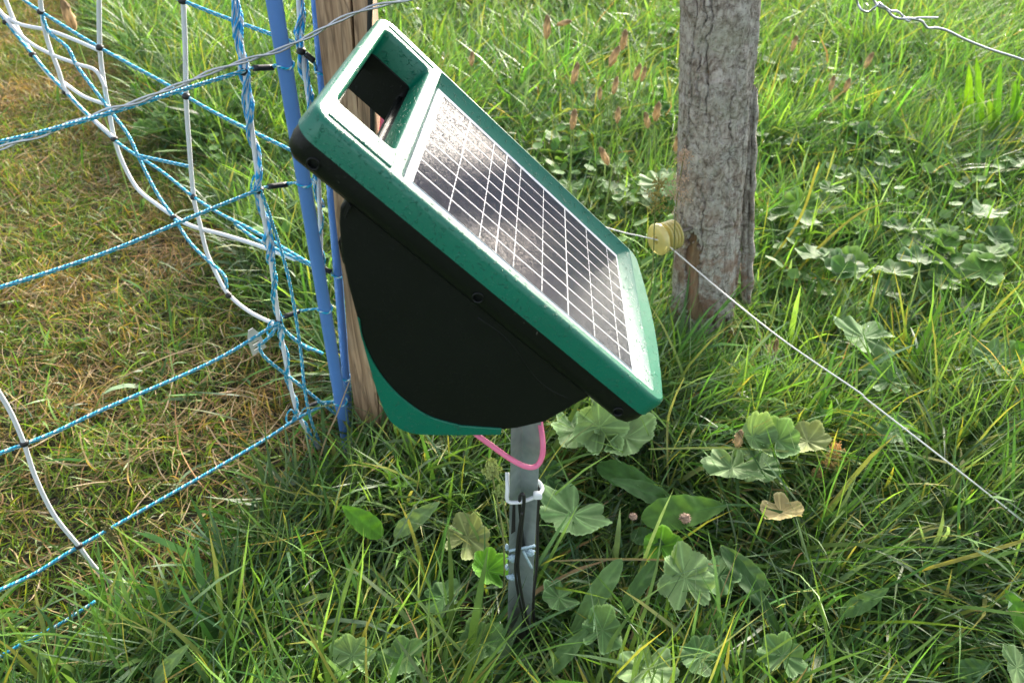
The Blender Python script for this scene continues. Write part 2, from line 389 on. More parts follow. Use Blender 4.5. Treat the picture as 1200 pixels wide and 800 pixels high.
# the deeper black skirt on the far side of the handle opening
bevel(bmobj('handle_skirt', boxbm(.0115, .0670, .2425, .2500, -.072, -.0268), BLACK, en), .001, 2)
for q in ((368, 191), (557, 352), (717, 488)):
    su, sw = side(*q); sw = -.0335
    bm = bmesh.new(); n = 20; rings = []
    for rad, yy in ((.0052, .0006), (.0048, -.0004), (.0040, -.0003), (.0036, .0012), (.0034, .0050)):
        rings.append([(su + rad * math.cos(a), yy, sw + rad * math.sin(a)) for a in np.linspace(0, 2 * math.pi, n, endpoint=False)])
    L_ = ringobj(bm, rings)
    sk = bmobj('screw_socket', bm, BLACK, en, True)
    bm = bmesh.new(); L_ = ringobj(bm, [[(su + rad * math.cos(a), yy, sw + rad * math.sin(a)) for a in np.linspace(0, 2 * math.pi, 16, endpoint=False)] for rad, yy in ((.0036, .0030), (.0030, .0024), (.0012, .0024), (.0010, .0034))]); bm.faces.new(L_[-1])
    bmobj('screw', bm, simple('screw_steel', (.06, .06, .062), .35, .8) if 'screw_steel' not in bpy.data.materials else bpy.data.materials['screw_steel'], sk, True)
def prism(name, prof, y0, y1, mat, parent, bw=.0015, seg=2):
    bm = bmesh.new(); a = [bm.verts.new((u, y0, w_)) for u, w_ in prof]; b = [bm.verts.new((u, y1, w_)) for u, w_ in prof]; n = len(prof)
    for i in range(n): bm.faces.new((a[i], a[(i + 1) % n], b[(i + 1) % n], b[i]))
    bm.faces.new(a); bm.faces.new(b[::-1])
    ob = bmobj(name, bm, mat, parent)
    return bevel(ob, bw, seg, 25)
def sm2(pts, n=5): return [(p[0], p[1]) for p in smoothpath([(x, y, 0) for x, y in pts], n)]
IN = .010
crv = [side(x, y, IN) for x, y in ((419, 376), (424, 398), (436, 424), (452, 448), (474, 470), (503, 489), (540, 500), (586, 504))]
blk = [side(x, y, IN) for x, y in ((398, 243), (397, 262), (400, 298), (408, 335))] + sm2(crv, 9) + [side(x, y, IN) for x, y in ((606, 502), (640, 494), (681, 470))]
blk = [(blk[0][0] - .001, -.040)] + blk + [(blk[-1][0] + .002, -.042)]
prism('housing', blk, IN, WID - IN, BLACK, en, .002)
outer = [side(x, y, IN - .002) for x, y in ((418, 372), (427, 410), (441, 458), (452, 486), (464, 500), (484, 508.5), (520, 510.5), (587, 510))]
innr = [(u_ + .004, w_ + .004) for u_, w_ in sm2(crv, 4)][::-1]
o2 = outer[:1] + sm2(outer, 9)[1:]
prism('back_cover', o2 + [side(588, 503, IN - .002)] + sm2([side(x, y, IN - .002) for x, y in ((540, 499.5), (503, 488.5), (474, 469.5), (452, 447.5), (436, 423.5), (425, 397), (421, 374))], 6), IN - .0016, WID - IN + .0016, GREEN, en, .0009)
# seam of the side cheek and a small latch on the back
a0, a1 = side(397, 290, IN), side(402, 318, IN)
prism('latch', [(a0[0] - .003, a0[1] - .001), (a1[0] - .0035, a1[1] + .001), (a1[0] + .004, a1[1]), (a0[0] + .004, a0[1])], .018, .075, BLACK, en, .001)
for k in range(3):
    p0 = side(408 - k * 3, 243 + k * 1, IN); p0 = (p0[0] - .006 * 0, p0[1])
    prism('vent_rib', [(p0[0] - .0015, p0[1] + .006), (p0[0], p0[1] + .007), (p0[0] + .0035, p0[1] - .004), (p0[0] + .002, p0[1] - .005)], .002 + k * .005, .0045 + k * .005, BLACK, en, .0003, 1)
V_, F_, UV_ = tubegeo(smoothpath([(a_[0], IN + .0003, a_[1]) for a_ in [side(x, y, IN) for x, y in ((560, 372), (588, 392), (606, 412), (622, 436), (642, 455), (668, 468))]], 5), .0007, 6); meshobj('seam', V_, F_, BLACK, en, True, UV_)
# panel: aluminium-white backing border, glass, 27 cells, printed conductors
def panelmats():
    M = Mat('panel_white_border'); co = M.obj()
    M.set(Base_Color=(.46, .51, .60, 1), Roughness=.28, Specular_IOR_Level=.6)
    M.l(M.bump(droplet_height(M, co, 500, .42), .35, .0008), M.b.inputs['Normal']); a = M.m
    M = Mat('solar_cell'); co = M.obj(); n = M.noise(45, 4, .6, co); n2 = M.noise(900, 3, .7, co)
    v = M.n('ShaderNodeTexVoronoi'); v.inputs['Scale'].default_value = 55; M.l(co, v.inputs['Vector'])
    M.l(M.mix(v.outputs['Distance'], (.006, .009, .028), (.012, .012, .045)), M.b.inputs['Base Color'])
    geo = M.n('ShaderNodeNewGeometry').outputs['Position']
    w1 = M.noise(1, 4, .7, M.map(geo, (760, 560, 760)), .8)
    b_ = M.bump(M.ramp(w1, [(.50, (0, 0, 0)), (.60, (1, 1, 1))]), .9, .0009)
    b_ = M.bump(droplet_height(M, geo, 500, .4), .35, .0006, b_)
    M.l(b_, M.b.inputs['Normal']); M.set(Roughness=.14, Specular_IOR_Level=.13); c = M.m
    M = Mat('silver_conductor'); M.set(Base_Color=(.66, .68, .70, 1), Roughness=.35, Metallic=.0); return a, c, M.m
PB, PC, PS = panelmats()
pu0, pu1, pv0, pv1, pz = .0840, .3562, .0293, .2520, -.0125
pan = bevel(bmobj('solar_panel', boxbm(pu0, pu1, pv0, pv1, pz - .004, pz + .0022), PB, en), .0006, 1)
cu = [.0918, .1805, .2680, .3530]; cv0, cv1 = .0370, .2425; nrow = 9; ch = (cv1 - cv0) / nrow; gap = .0018
bmc = boxbm(-.5, .5, -.5, .5, -.5, .5); mec = bpy.data.meshes.new('cell'); bmc.to_mesh(mec); bmc.free(); mec.materials.append(PC)
zt = pz + .0022
back = bmobj('conductor_grid', boxbm(cu[0] - .0004, cu[3] + .0004, cv0 - .0004, cv1 + .0004, zt - .001, zt + .0007), PS, pan)
for i in range(3):
    for j in range(nrow):
        c = bpy.data.objects.new('cell', mec); x0 = cu[i] + (gap * .35 if i else 0); x1 = cu[i + 1] - (gap * .35 if i < 2 else 0)
        y0 = cv0 + j * ch + (gap / 2 if j else 0); y1 = cv0 + (j + 1) * ch - (gap / 2 if j < nrow - 1 else 0)
        c.location = ((x0 + x1) / 2, (y0 + y1) / 2, zt + .0003); c.scale = (x1 - x0, y1 - y0, .0010); link(c, pan)
for i, fr in enumerate(((.41, .79), (.23, .62), (.40, .80))):
    for f_ in fr:
        uu = cu[i] + f_ * (cu[i + 1] - cu[i]); bm = bmesh.new()
        for j in range(nrow):
            for s_ in (0, 1):
                y0 = cv0 + (j + .04 + .48 * s_) * ch; y1 = y0 + ch * .42
                vs = [bm.verts.new(p) for p in ((uu - .0004, y0, zt + .0010), (uu + .0004, y0, zt + .0010), (uu + .0004, y1, zt + .0010), (uu - .0004, y1, zt + .0010))]
                bm.faces.new(vs)
        bmobj('busbar', bm, PS, pan)

# ------------------------------------------------------------------ metal stake, ties, cables
YS = .56
sb = ony(607, 768, YS); stp = ony(617, 478, YS)
stake = thing('metal_stake', (sb[0], YS, 0), 'galvanised steel angle stake pushed in the grass below the energiser', 'stake')
dx = (stp[0] - sb[0]) / (stp[2] - sb[2]); hw = .0158; th = .0025; hgt = stp[2] + .03
def stake_sec(z):     # open V section, fold at the back
    x = dx * z; a = .011
    return [(x - hw, -a, z), (x - hw + .0005, -a + th, z), (x - .0035, a * .7 + th, z), (x + hw, -a * .45 + th, z), (x + hw, -a * .45, z), (x - .003, a * .7 - th * .2, z)]
bm = bmesh.new(); L_ = ringobj(bm, [stake_sec(z) for z in np.linspace(-.12, hgt, 24)]); bm.faces.new(L_[0]); bm.faces.new(L_[-1][::-1])
bevel(bmobj('angle_bar', bm, GALV, stake), .0006, 2)
# slot and bolt fittings
p = ony(600, 612, YS - .012) - inv(stake)
bm = bmesh.new(); bmesh.ops.create_cube(bm, size=1)
for v in bm.verts: v.co = Vector((p[0] + .001 + v.co.x * .006, -.0052 + v.co.y * .001 - v.co.x * -.0052, p[2] + v.co.z * .055))
bmobj('slot', bm, simple('slot_shade', (.02, .019, .017), .8), stake)  # thin dark box on the bar, painting the shade inside the slot
CORR = simple('blue_white_corrosion', (.42, .58, .66), .6, .15, 500, .5, 1., .002)
def crust(name, q, sx, sz, seed, par, yoff=-.012, mat=CORR):
    p = ony(q[0], q[1], YS + yoff) - inv(par); bm = bmesh.new(); bmesh.ops.create_icosphere(bm, subdivisions=3, radius=1)
    rr_ = np.random.default_rng(seed)
    for v in bm.verts:
        k = 1 + .35 * math.sin(v.co.x * 7 + seed) * math.cos(v.co.z * 9 + seed * 2) + rr_.normal() * .10
        v.co = Vector((p[0] + v.co.x * sx * k, p[1] + v.co.y * .0035 * k, p[2] + v.co.z * sz * k))
    return bmobj(name, bm, mat, par, True)
crust('bolt_head', (602, 654), .0065, .006, 3, stake, -.014); crust('corroded_nut', (601, 676), .0068, .0045, 5, stake, -.014)
crust('corroded_nut', (620, 647), .0060, .005, 8, stake, -.010); crust('corroded_nut', (594, 641), .0022, .004, 9, stake, -.012); crust('corroded_nut', (594, 664), .002, .004, 11, stake, -.012)
for a_, b_, wd in (((597, 645), (627, 639), .0030), ((613, 645), (623, 665), .0026)):
    tube('clamp_strap', [ony(*a_, YS - .0165), ony((a_[0] + b_[0]) / 2, (a_[1] + b_[1]) / 2, YS - .0175), ony(*b_, YS - .0125)], wd * .6, CORR, stake, 6, 4)
# cable tie
tie = thing('cable_tie', ony(617, 583, YS - .01), 'white nylon cable tie strapped round the metal stake', 'cable tie')
zt_ = ony(617, 584, YS - .012)[2]; cx = inv(stake)[0] + dx * zt_
path = [(cx - .0185, YS + .004, zt_ + .026), (cx - .0182, YS - .009, zt_ + .014), (cx - .0178, YS - .0135, zt_ - .002), (cx - .006, YS - .0155, zt_ - .002), (cx + .006, YS - .0145, zt_ + .002), (cx + .017, YS - .011, zt_ + .006), (cx + .021, YS - .001, zt_ + .006), (cx + .012, YS + .012, zt_ + .006), (cx - .010, YS + .013, zt_ + .004)]
V_, F_, UV_ = tubegeo(smoothpath(path, 6), .0025, 6); V_[:, 2] = V_[:, 2]
meshobj('strap', V_ - inv(tie), F_, TIE, tie, True, UV_)
hp = ony(630, 580, YS - .014); bm = bmesh.new(); bmesh.ops.create_cube(bm, size=1)
for v in bm.verts: v.co = Vector((hp - inv(tie))) + Vector((v.co.x * .0100, v.co.y * .007, v.co.z * .0092))
bevel(bmobj('tie_head', bm, TIE, tie), .002, 3)
def cab(name, pts, rad, mat, label, cat, group=None, k=8):
    P3 = [ony(x, y, Y_) for x, y, Y_ in pts]; V_, F_, UV_ = tubegeo(smoothpath(P3, 8), rad, k)
    o_ = meshobj(name, V_ - P3[0], F_, mat, None, True, UV_); o_.location = tuple(P3[0]); return tag(o_, label, cat, group)
cab('black_cable', [(613, 640, .562), (609, 590, .546), (611, 579, .540), (614, 582, .538), (613, 600, .538), (609, 640, .536), (607, 665, .535), (612, 700, .538), (621, 738, .548), (632, 772, .556), (636, 785, .556)], .0020, BLACKRUB, 'thin black cable looped over the white tie and hanging down the front of the stake', 'cable')
cab('black_cable', [(632, 570, .575), (630, 600, .572), (629, 660, .568), (625, 700, .566), (627, 735, .562), (636, 770, .556), (640, 782, .556)], .0022, BLACKRUB, 'thicker black cable running down the right edge of the stake', 'cable')
cab('black_cable', [(612, 600, .537), (608, 622, .5365), (605, 650, .534), (604, 672, .534), (609, 705, .540), (618, 742, .548), (628, 775, .556)], .0016, BLACKRUB, 'thinnest black cable lying against the front of the stake', 'cable')
cab('pink_cable', [(548, 500, .575), (560, 510, .545), (575, 521, .54), (596, 536, .535), (615, 546, .533), (628, 546, .536), (635, 535, .54), (636, 517, .545), (633, 495, .56), (630, 480, .57)], .0030, PINK, 'pink insulated cable looping out under the energiser across the stake', 'cable', None, 12)
cab('pink_cable', [(452, 60, .985), (450, 100, .985), (449, 130, .982), (447, 155, .980), (443, 190, .978), (436, 240, .972)], .0036, PINK, 'pink insulated cable hanging beside the wooden post, seen through the handle opening', 'cable', None, 12)

# ------------------------------------------------------------------ wooden post
YP = .985
pb = onz(441, 522, 0.); YP = float(pb[1]) + .03
post = thing('wooden_post', (pb[0], YP, 0), 'sawn brown wooden post with a long split, standing behind the blue rods', 'post')
tp = ony(402, 0, YP - .03); lx = (tp[0] - pb[0]) / tp[2]
bm = bmesh.new(); hgt = 1.02
def postsec(z, tw=0.):
    x = lx * z; a = .0315 + .0025 * (1 - z); yb = .034
    return [(x - a, -yb, z), (x + a * .28, -yb, z), (x + a * .30, -yb + .010, z), (x + a * .34, -yb, z), (x + a, -yb + .002, z), (x + a, yb, z), (x - a, yb, z)]
secs = []
for z in np.linspace(-.2, hgt, 60):
    s_ = postsec(z); k = .0012
    s_ = [(x + k * math.sin(z * 23 + i), y + k * math.cos(z * 17 + i * 2), zz) for i, (x, y, zz) in enumerate(s_)]
    secs.append(s_)
L_ = ringobj(bm, secs); bm.faces.new(L_[0]); bm.faces.new(L_[-1][::-1])
bevel(bmobj('timber', bm, WOOD, post), .0025, 2)
cab('black_cable', [(436, -40, YP - .036), (434, 0, YP - .038), (433, 60, YP - .038), (436, 120, YP - .038), (437, 170, YP - .038), (440, 230, YP - .036), (446, 330, YP - .034)], .0032, BLACKRUB, 'black cable running straight down the face of the wooden post', 'cable')

# ------------------------------------------------------------------ blue rods
rods = []
for (b_, t_, rad, lab) in (((408, 527), (321, 0), .0098, 'blue plastic netting rod nearest the camera, left of the wooden post'), ((410, 500), (371, 0), .0072, 'thinner blue plastic netting rod touching the wooden post')):
    p0 = onz(*b_, 0.); p1 = ony(*t_, p0[1] - (.01 if rad > .009 else .0)); d_ = (p1 - p0) / (p1[2] - p0[2])
    ro = thing('fence_rod', p0, lab, 'fence rod', 'blue netting rods'); rods.append((p0, d_, rad))
    pts = [p0 - d_ * .12 + np.array([.004 * math.sin(3 * t), 0, 0]) * 0 + d_ * t for t in np.linspace(0, 1.13, 20)]
    V_, F_, UV_ = tubegeo(pts, rad, 24); meshobj('shaft', V_ - p0, F_, BLUEROD, ro, True, UV_)
    e = pts[-1]; V_, F_, UV_ = tubegeo([e - d_ * .02, e + d_ * .006, e + d_ * .010], [rad * 1.15, rad * 1.15, rad * .8], 20); meshobj('end_cap', V_ - p0, F_, BLUEROD, ro, True, UV_)

# ------------------------------------------------------------------ front electric netting (runs left towards the camera)
n0 = onz(400, 520, 0.); n1 = onz(-10, 778, 0.01); dn = n1 - n0; nF = np.array([-dn[1], dn[0], 0]); nF /= np.linalg.norm(nF)
front = thing('electric_netting', (n0[0], n0[1], 0), 'blue and white electric netting tied to the nearer rod, strands running left', 'netting')
fp = lambda x, y, off=0.: onplane(x, y, n0 + nF * off, nF)
def strand(net, pf, pts, rad=.0026, mat=None, k=8, name='strand'):
    return tube(name, [pf(*q) for q in pts], rad, mat or TWINE, net, k, 8)
def knot(net, p, rad=.0062, mat=None):
    bm = bmesh.new(); bmesh.ops.create_icosphere(bm, subdivisions=2, radius=rad); p = np.array(p) - inv(net)
    for v in bm.verts:
        v.co.z *= .8; v.co += Vector((.12 * rad * math.sin(v.co.z * 900), 0, 0)); v.co += Vector(p)
    return bmobj('clip', bm, mat or BLACKRUB, net, True)
for pts in ([(-14, 170), (60, 152), (140, 129), (225, 102), (287, 83)], [(-14, 341), (60, 318), (140, 290), (235, 250), (304, 222)], [(-14, 536), (60, 508), (120, 480), (250, 423), (326, 378)],
            [(-14, 697), (40, 672), (94, 639), (240, 556), (312, 514), (352, 488), (390, 470)],
            [(303, 404), (312, 420), (350, 450), (395, 486), (432, 514)], [(303, 405), (314, 396), (326, 380)], [(305, 222), (318, 258), (338, 325), (351, 400), (357, 455), (364, 490), (375, 520)], [(326, 378), (342, 395), (362, 410)]):
    strand(front, fp, pts)
strand(front, lambda x, y: onz(x, y, .055), [(-20, 781), (0, 769), (30, 752), (70, 731), (112, 704)])
strand(front, fp, [(-6, 452), (12, 482), (28, 519), (42, 560), (64, 604), (92, 639), (112, 665), (136, 687)], .0029, WHITECORD, 10, 'strut')
for q in ((28, 519), (92, 639)): knot(front, fp(*q, -.001), .0062)
cord = smoothpath([fp(*q, -.004) for q in ((271, -30), (274, 0), (281, 42), (287, 85), (295, 150), (304, 222), (316, 296), (327, 378), (340, 450), (351, 489), (374, 526))], 10)
def twisted(net, core, rc_, blue_to=1.0, rb=.0026, nb=4):
    V_, F_, UV_ = tubegeo(core, rc_, 10); meshobj('strut', V_ - inv(net), F_, WHITECORD, net, True, UV_)
    c2 = core[:int(len(core) * blue_to)]
    for i in range(nb):
        V_, F_, UV_ = tubegeo(helix(c2, rc_ + rb * .75, .085 + .012 * i, i * 1.7, 5, .9), rb * (1 - .12 * (i % 2)), 7)
        meshobj('twisted_cord', V_ - inv(net), F_, BRAID, net, True, UV_)
twisted(front, cord, .0033, .62); 
c3 = cord[int(len(cord) * .60):]
for i in range(2):
    V_, F_, UV_ = tubegeo(helix(c3, .0048, .075 + .01 * i, i * 2.6, 5, .8), .0019, 7); meshobj('twisted_cord', V_ - inv(front), F_, TWINE, front, True, UV_)
def tie_to_rod(net, q0, q1, ry, rod, pf, knotq):
    a = pf(*q0, -.006); b = pf(*q1, -.006)
    V_, F_, UV_ = tubegeo([a + (b - a) * t for t in np.linspace(0, 1, 5)], .0040, 12); meshobj('spacer_tube', V_ - inv(net), F_, BLACKRUB, net, True, UV_)
    p0, d_, rad = rod
    # ring round the rod at picture height ry
    best = min(np.linspace(0, 1.1, 600), key=lambda t: abs(400 - FPX * float((p0 + d_ * t - _C) @ _u) / depth(p0 + d_ * t) - ry))
    c = p0 + d_ * best; path = [a, b] 
    ring = [c + np.array([math.cos(t) * (rad + .0016), math.sin(t) * (rad + .0016), .002 * math.sin(t * 2)]) for t in np.linspace(math.pi, -math.pi, 15)]
    k_ = pf(*knotq, -.004)
    V_, F_, UV_ = tubegeo(smoothpath([k_, (k_ + a) / 2 + np.array([0, 0, .002]), a, b] + ring + [b + np.array([0, 0, .002])], 3), .0016, 7)
    meshobj('tie_loop', V_ - inv(net), F_, TWINE, net, True, UV_)
    knot(net, k_, .0066)
for a_ in (((297, 80), (320, 79), 77, rods[0], fp, (286, 84)), ((314, 219), (336, 216), 214, rods[0], fp, (304, 223)), ((333, 371), (350, 365), 362, rods[0], fp, (326, 378)), ((358, 478), (371, 472), 470, rods[0], fp, (350, 488))):
    tie_to_rod(front, *a_)
# loose loops at the knots
for q in ((300, 215), (318, 385), (340, 488)):
    c = fp(*q, -.005); tube('tie_loop', [c + np.array([.008 * math.cos(t), .004 * math.sin(t), .013 * math.sin(t + .6)]) for t in np.linspace(0, 6.0, 9)], .0015, TWINE, front, 7, 4)
# steel connector plate on the third strand
pc = fp(300, 402, -.003); xa = fp(316, 396) - fp(294, 384); 
bm = bmesh.new(); e1 = (fp(308, 422) - fp(292, 382)); e1 /= np.linalg.norm(e1); e2 = np.cross(e1, nF); e2 /= np.linalg.norm(e2)
def pl(s, t): return tuple(pc - inv(front) + e1 * s + e2 * t)
out = [bm.verts.new(pl(*q)) for q in ((-.029, -.004), (-.029, .004), (-.012, .011), (.016, .012), (.016, -.012), (-.012, -.011))]
hl = [[bm.verts.new(pl(*q)) for q in hh] for hh in (((-.016, -.003), (-.016, .003), (-.010, .003), (-.010, -.003)), ((-.004, -.006), (-.004, .006), (-.0005, .006), (-.0005, -.006)), ((.005, -.007), (.005, .007), (.009, .007), (.009, -.007)))]
fill(bm, [out] + hl); o_ = bmobj('connector_plate', bm, simple('stainless_plate', (.62, .61, .58), .45, .3, 60, .3), front)
m = o_.modifiers.new('s', 'SOLIDIFY'); m.thickness = .0018

# ------------------------------------------------------------------ slack netting behind
q0 = np.array([rods[1][0][0] - .006, rods[1][0][1] - .006, 0]); dB = np.array([-1.0, .62, 0]); nB = np.array([dB[1], -dB[0], 0]); nB /= np.linalg.norm(nB)
if nB[1] > 0: nB = -nB
backn = thing('electric_netting', tuple(q0), 'slack tangled electric netting with white struts hanging behind the blue rods at upper left', 'netting')
bp = lambda x, y, off=0.: onplane(x, y, q0 + nB * off, nB)
ST = [[(116, -14), (117, 56), (122, 98), (128, 131), (134, 162), (144, 191), (161, 221), (184, 240), (203, 253), (225, 265), (262, 275), (300, 287), (346, 304)],
      [(214, -14), (217, 56), (218, 113), (221, 161), (227, 231), (234, 261), (242, 294), (255, 324), (268, 345), (292, 365), (326, 382)],
      [(46, -14), (49, 15), (56, 49), (68, 81), (77, 106), (101, 133), (134, 162)],
      [(1, -14), (19, 30), (36, 60), (56, 86), (77, 107)],
      [(-8, 10), (22, 28), (58, 36), (90, 48), (117, 60)], [(-8, 4), (26, 43), (56, 62), (90, 75), (112, 83), (124, 104)], [(75, 97), (98, 113), (128, 124)]]
for i, s_ in enumerate(ST): strand(backn, lambda x, y, i=i: bp(x, y, .004 * (i % 3)), s_, .0036 - .0005 * (i > 3), WHITECORD, 10, 'strut')
SR = [[(8, -14), (28, 0), (48, 14), (117, 56), (188, 95), (218, 113), (259, 136), (345, 178)], [(-10, 2), (7, 26), (38, 64), (77, 108), (134, 164), (188, 200), (227, 231), (259, 251), (300, 272), (372, 314)],
      [(190, -8), (214, 1), (259, 19), (345, 50)], [(49, 17), (58, 38), (79, 56), (90, 77), (109, 103), (130, 131), (150, 158), (161, 181), (174, 208), (188, 233), (203, 254), (221, 282), (240, 302), (262, 322), (266, 338)],
      [(161, 182), (188, 188), (221, 195)], [(275, 262), (300, 280), (345, 302), (376, 316)], [(328, 382), (352, 402), (378, 414)]]
for i, s_ in enumerate(SR): strand(backn, lambda x, y, i=i: bp(x, y, .006 + .003 * (i % 2)), s_, (.0027 if i not in (3, 4) else .0029), TWINE, 8)
for q in ((48, 14), (117, 56), (218, 113), (38, 64), (7, 26), (77, 108), (134, 163), (227, 231), (203, 254), (268, 346), (214, 1)): knot(backn, bp(*q, .008), .0064)
cord2 = smoothpath([ony(x, y, rods[1][0][1] - .012) for x, y in ((348, -30), (350, 0), (354, 60), (363, 125), (371, 185), (375, 250), (377, 316), (384, 380), (389, 430), (394, 480))], 10)
twisted(backn, cord2, .0034, .55, .0026, 3)
V_, F_, UV_ = tubegeo(helix(cord2[int(len(cord2) * .5):], .005, .09, 1, 5, .7), .0018, 7); meshobj('twisted_cord', V_ - inv(backn), F_, TWINE, backn, True, UV_)
pf2 = lambda x, y, off=0.: ony(x, y, rods[1][0][1] - .016)
for a_ in (((358, 63), (368, 72), 85, rods[1], pf2, (353, 60)), ((380, 315), (388, 319), 322, rods[1], pf2, (376, 314)), ((393, 436), (396, 440), 442, rods[1], pf2, (389, 432))): tie_to_rod(backn, *a_)

# ------------------------------------------------------------------ loose wires
def twowire(name, pts, rad, off, pitch, label, mat):
    P3 = [ony(x, y, Y_) for x, y, Y_ in pts]; c = smoothpath(P3, 8)
    V_, F_, UV_ = merge([tubegeo(helix(c, off, pitch, ph, 5, .5), rad, 7) for ph in (0, math.pi)])
    o_ = meshobj(name, V_ - P3[0], F_, mat, None, True, UV_); o_.location = tuple(P3[0]); return tag(o_, label, 'wire')
twowire('twisted_wire', [(-14, 178, .80), (50, 158, .81), (105, 136, .82), (165, 118, .83), (215, 98, .84), (270, 76, .86), (300, 68, .88), (345, 52, .90), (385, 30, .90), (425, 11, .90), (470, 1, .91), (560, -25, .93)], .0013, .0019, .085, 'pair of grey steel wires twisted together, sagging across the netting and rods', WIRE)
cab('fence_wire', [(480, 205, 1.50), (640, 245, 1.31), (722, 270, 1.235), (752, 277, 1.215), (776, 283, 1.202), (788, 292, 1.185), (850, 345, 1.05), (920, 400, .93), (1002, 456, .85), (1012, 464, .842), (1020, 471, .835), (1100, 533, .77), (1200, 612, .70), (1320, 712, .63)], .00125, WHITEWIRE, 'single pale fence wire strung from the ring insulator down to the right', 'wire')
bw = thing('broken_wire', ony(1040, 12, .8), 'bent grey wire end with a twisted join hanging in at the top right', 'wire')
tube('long_wire', [ony(x, y, .80) for x, y in ((1012, -30), (1022, -4), (1028, 6), (1038, 11), (1046, 19), (1054, 22), (1068, 22), (1080, 25), (1087, 33), (1098, 33), (1112, 37), (1130, 46), (1160, 58), (1200, 71), (1240, 90), (1330, 130))], .0012, WIRE, bw, 8, 6)
tube('wrapped_end', [ony(x, y, .797 + .006 * (i % 2)) for i, (x, y) in enumerate(((1003, -14), (1005, 4), (1010, 12), (1018, 14), (1026, 8), (1030, 4), (1036, 8), (1044, 13), (1052, 14), (1058, 19), (1064, 25), (1070, 22), (1080, 21), (1099, 21)))], .0011, WIRE, bw, 8, 5)

# ------------------------------------------------------------------ barked trunk post
tb = onz(828, 412, 0.) + np.array([0, .06, 0]); tt = ony(845, 0, float(tb[1])); tlx = (tt[0] - tb[0]) / tt[2]
tree = thing('trunk_post', (tb[0], tb[1], 0), 'grey barked tree trunk used as fence post, bark peeling near the ground', 'tree trunk')
def hN(th, z, sx, sz, seed): return vnoise(np.asarray(th) * sx, np.asarray(z) * sz, 1., seed)
HT = 1.12
def trad(z): return .0655 - .0065 * z + .005 * np.exp(-np.maximum(z, 0) / .05)
# inner wood
nt_, nz_ = 48, 80; ths = np.linspace(0, 2 * math.pi, nt_, endpoint=False); zs = np.linspace(-.1, HT, nz_)
TH, ZZ = np.meshgrid(ths, zs); RR = trad(ZZ) - .0075 + .0025 * np.sin(TH * 11 + ZZ * 4) * .6
V_ = np.stack([tlx * ZZ + RR * np.cos(TH), RR * np.sin(TH), ZZ], -1).reshape(-1, 3)
F_ = [(j * nt_ + i, j * nt_ + (i + 1) % nt_, (j + 1) * nt_ + (i + 1) % nt_, (j + 1) * nt_ + i) for j in range(nz_ - 1) for i in range(nt_)] + [tuple((nz_ - 1) * nt_ + i for i in range(nt_))]
meshobj('inner_wood', V_, F_, INNER, tree, True)
# bark shell on a fine grid; theta -90 deg faces the camera
nt_, nz_ = 260, 420; ths = np.linspace(-math.pi * 1.5, math.pi * .5, nt_ + 1); zs = np.linspace(-.1, HT, nz_)
TH, ZZ = np.meshgrid(ths, zs); D = np.degrees(TH) + 90           # 0 = towards the camera, + = right
Dn = np.mod(TH, 2 * math.pi)
wob = (hN(D / 20, ZZ, 1, 30, 21) - .5) * 12 + (hN(D / 6, ZZ, 1, 90, 22) - .5) * 7
lump = (hN(np.cos(TH) * 2, ZZ + np.sin(TH) * .2, 1, 7, 3) - .5) * .008 + (hN(np.cos(TH) * 5 + 3, ZZ + np.sin(TH) * .3, 1, 16, 4) - .5) * .006 + (hN(np.cos(TH) * 12, np.sin(TH) * 12 + ZZ * 40, 1, 1, 6) - .5) * .0035 + (hN(np.cos(TH) * 30, np.sin(TH) * 30 + ZZ * 75, 1, 1, 8) - .5) * .0020
crack = np.zeros_like(D)
for (c0, z0, z1, wd, sl_) in ((-58, .33, 1.2, 2.2, 10), (-20, .16, .42, 1.3, -8), (12, .30, .62, 1.0, 14), (38, .62, 1.2, 1.4, -6), (62, -.1, .70, 3.0, 4), (-40, .5, .9, .8, 12), (-5, .7, 1.2, 1.2, 6), (-25, .5, .8, 1.3, -15), (20, .1, .3, 1.2, 8), (45, .25, .6, 1.6, -5), (-70, .0, .5, 2.2, 6), (100, 0, 1.2, 1.6, 5), (160, 0, 1.2, 1.6, 5), (-120, 0, 1.2, 1.8, 5)):
    dd = np.abs(D + wob - c0 - (ZZ - z0) * sl_); env = np.clip((ZZ - z0) / .05, 0, 1) * np.clip((z1 - ZZ) / .05, 0, 1)
    crack = np.maximum(crack, np.clip(1 - dd / wd, 0, 1) * env)
hor = np.clip(1 - np.abs(ZZ - .905 - .02 * np.sin(D / 11) + (hN(D / 8, ZZ * 0, 1, 1, 9) - .5) * .03) / .006, 0, 1)
flk = np.maximum(hN(D / 16 + hN(D / 9, ZZ, 1, 60, 51) * 1.5, ZZ, 1, 22, 50) - .45, 0) > .06
RR = trad(ZZ) + lump * .8 + flk * .0022 - crack * .009 - hor * .003 + .010 * np.clip((ZZ - .93) / .1, 0, 1) * (.6 + .4 * np.cos(np.radians(D - 200)))
V_ = np.stack([tlx * ZZ + RR * np.cos(TH), RR * np.sin(TH), ZZ], -1).reshape(-1, 3)
rg = (hN(D / 9, ZZ, 1, 40, 30) - .5) * 1.6 + (hN(D / 3, ZZ, 1, 130, 31) - .5) * .8
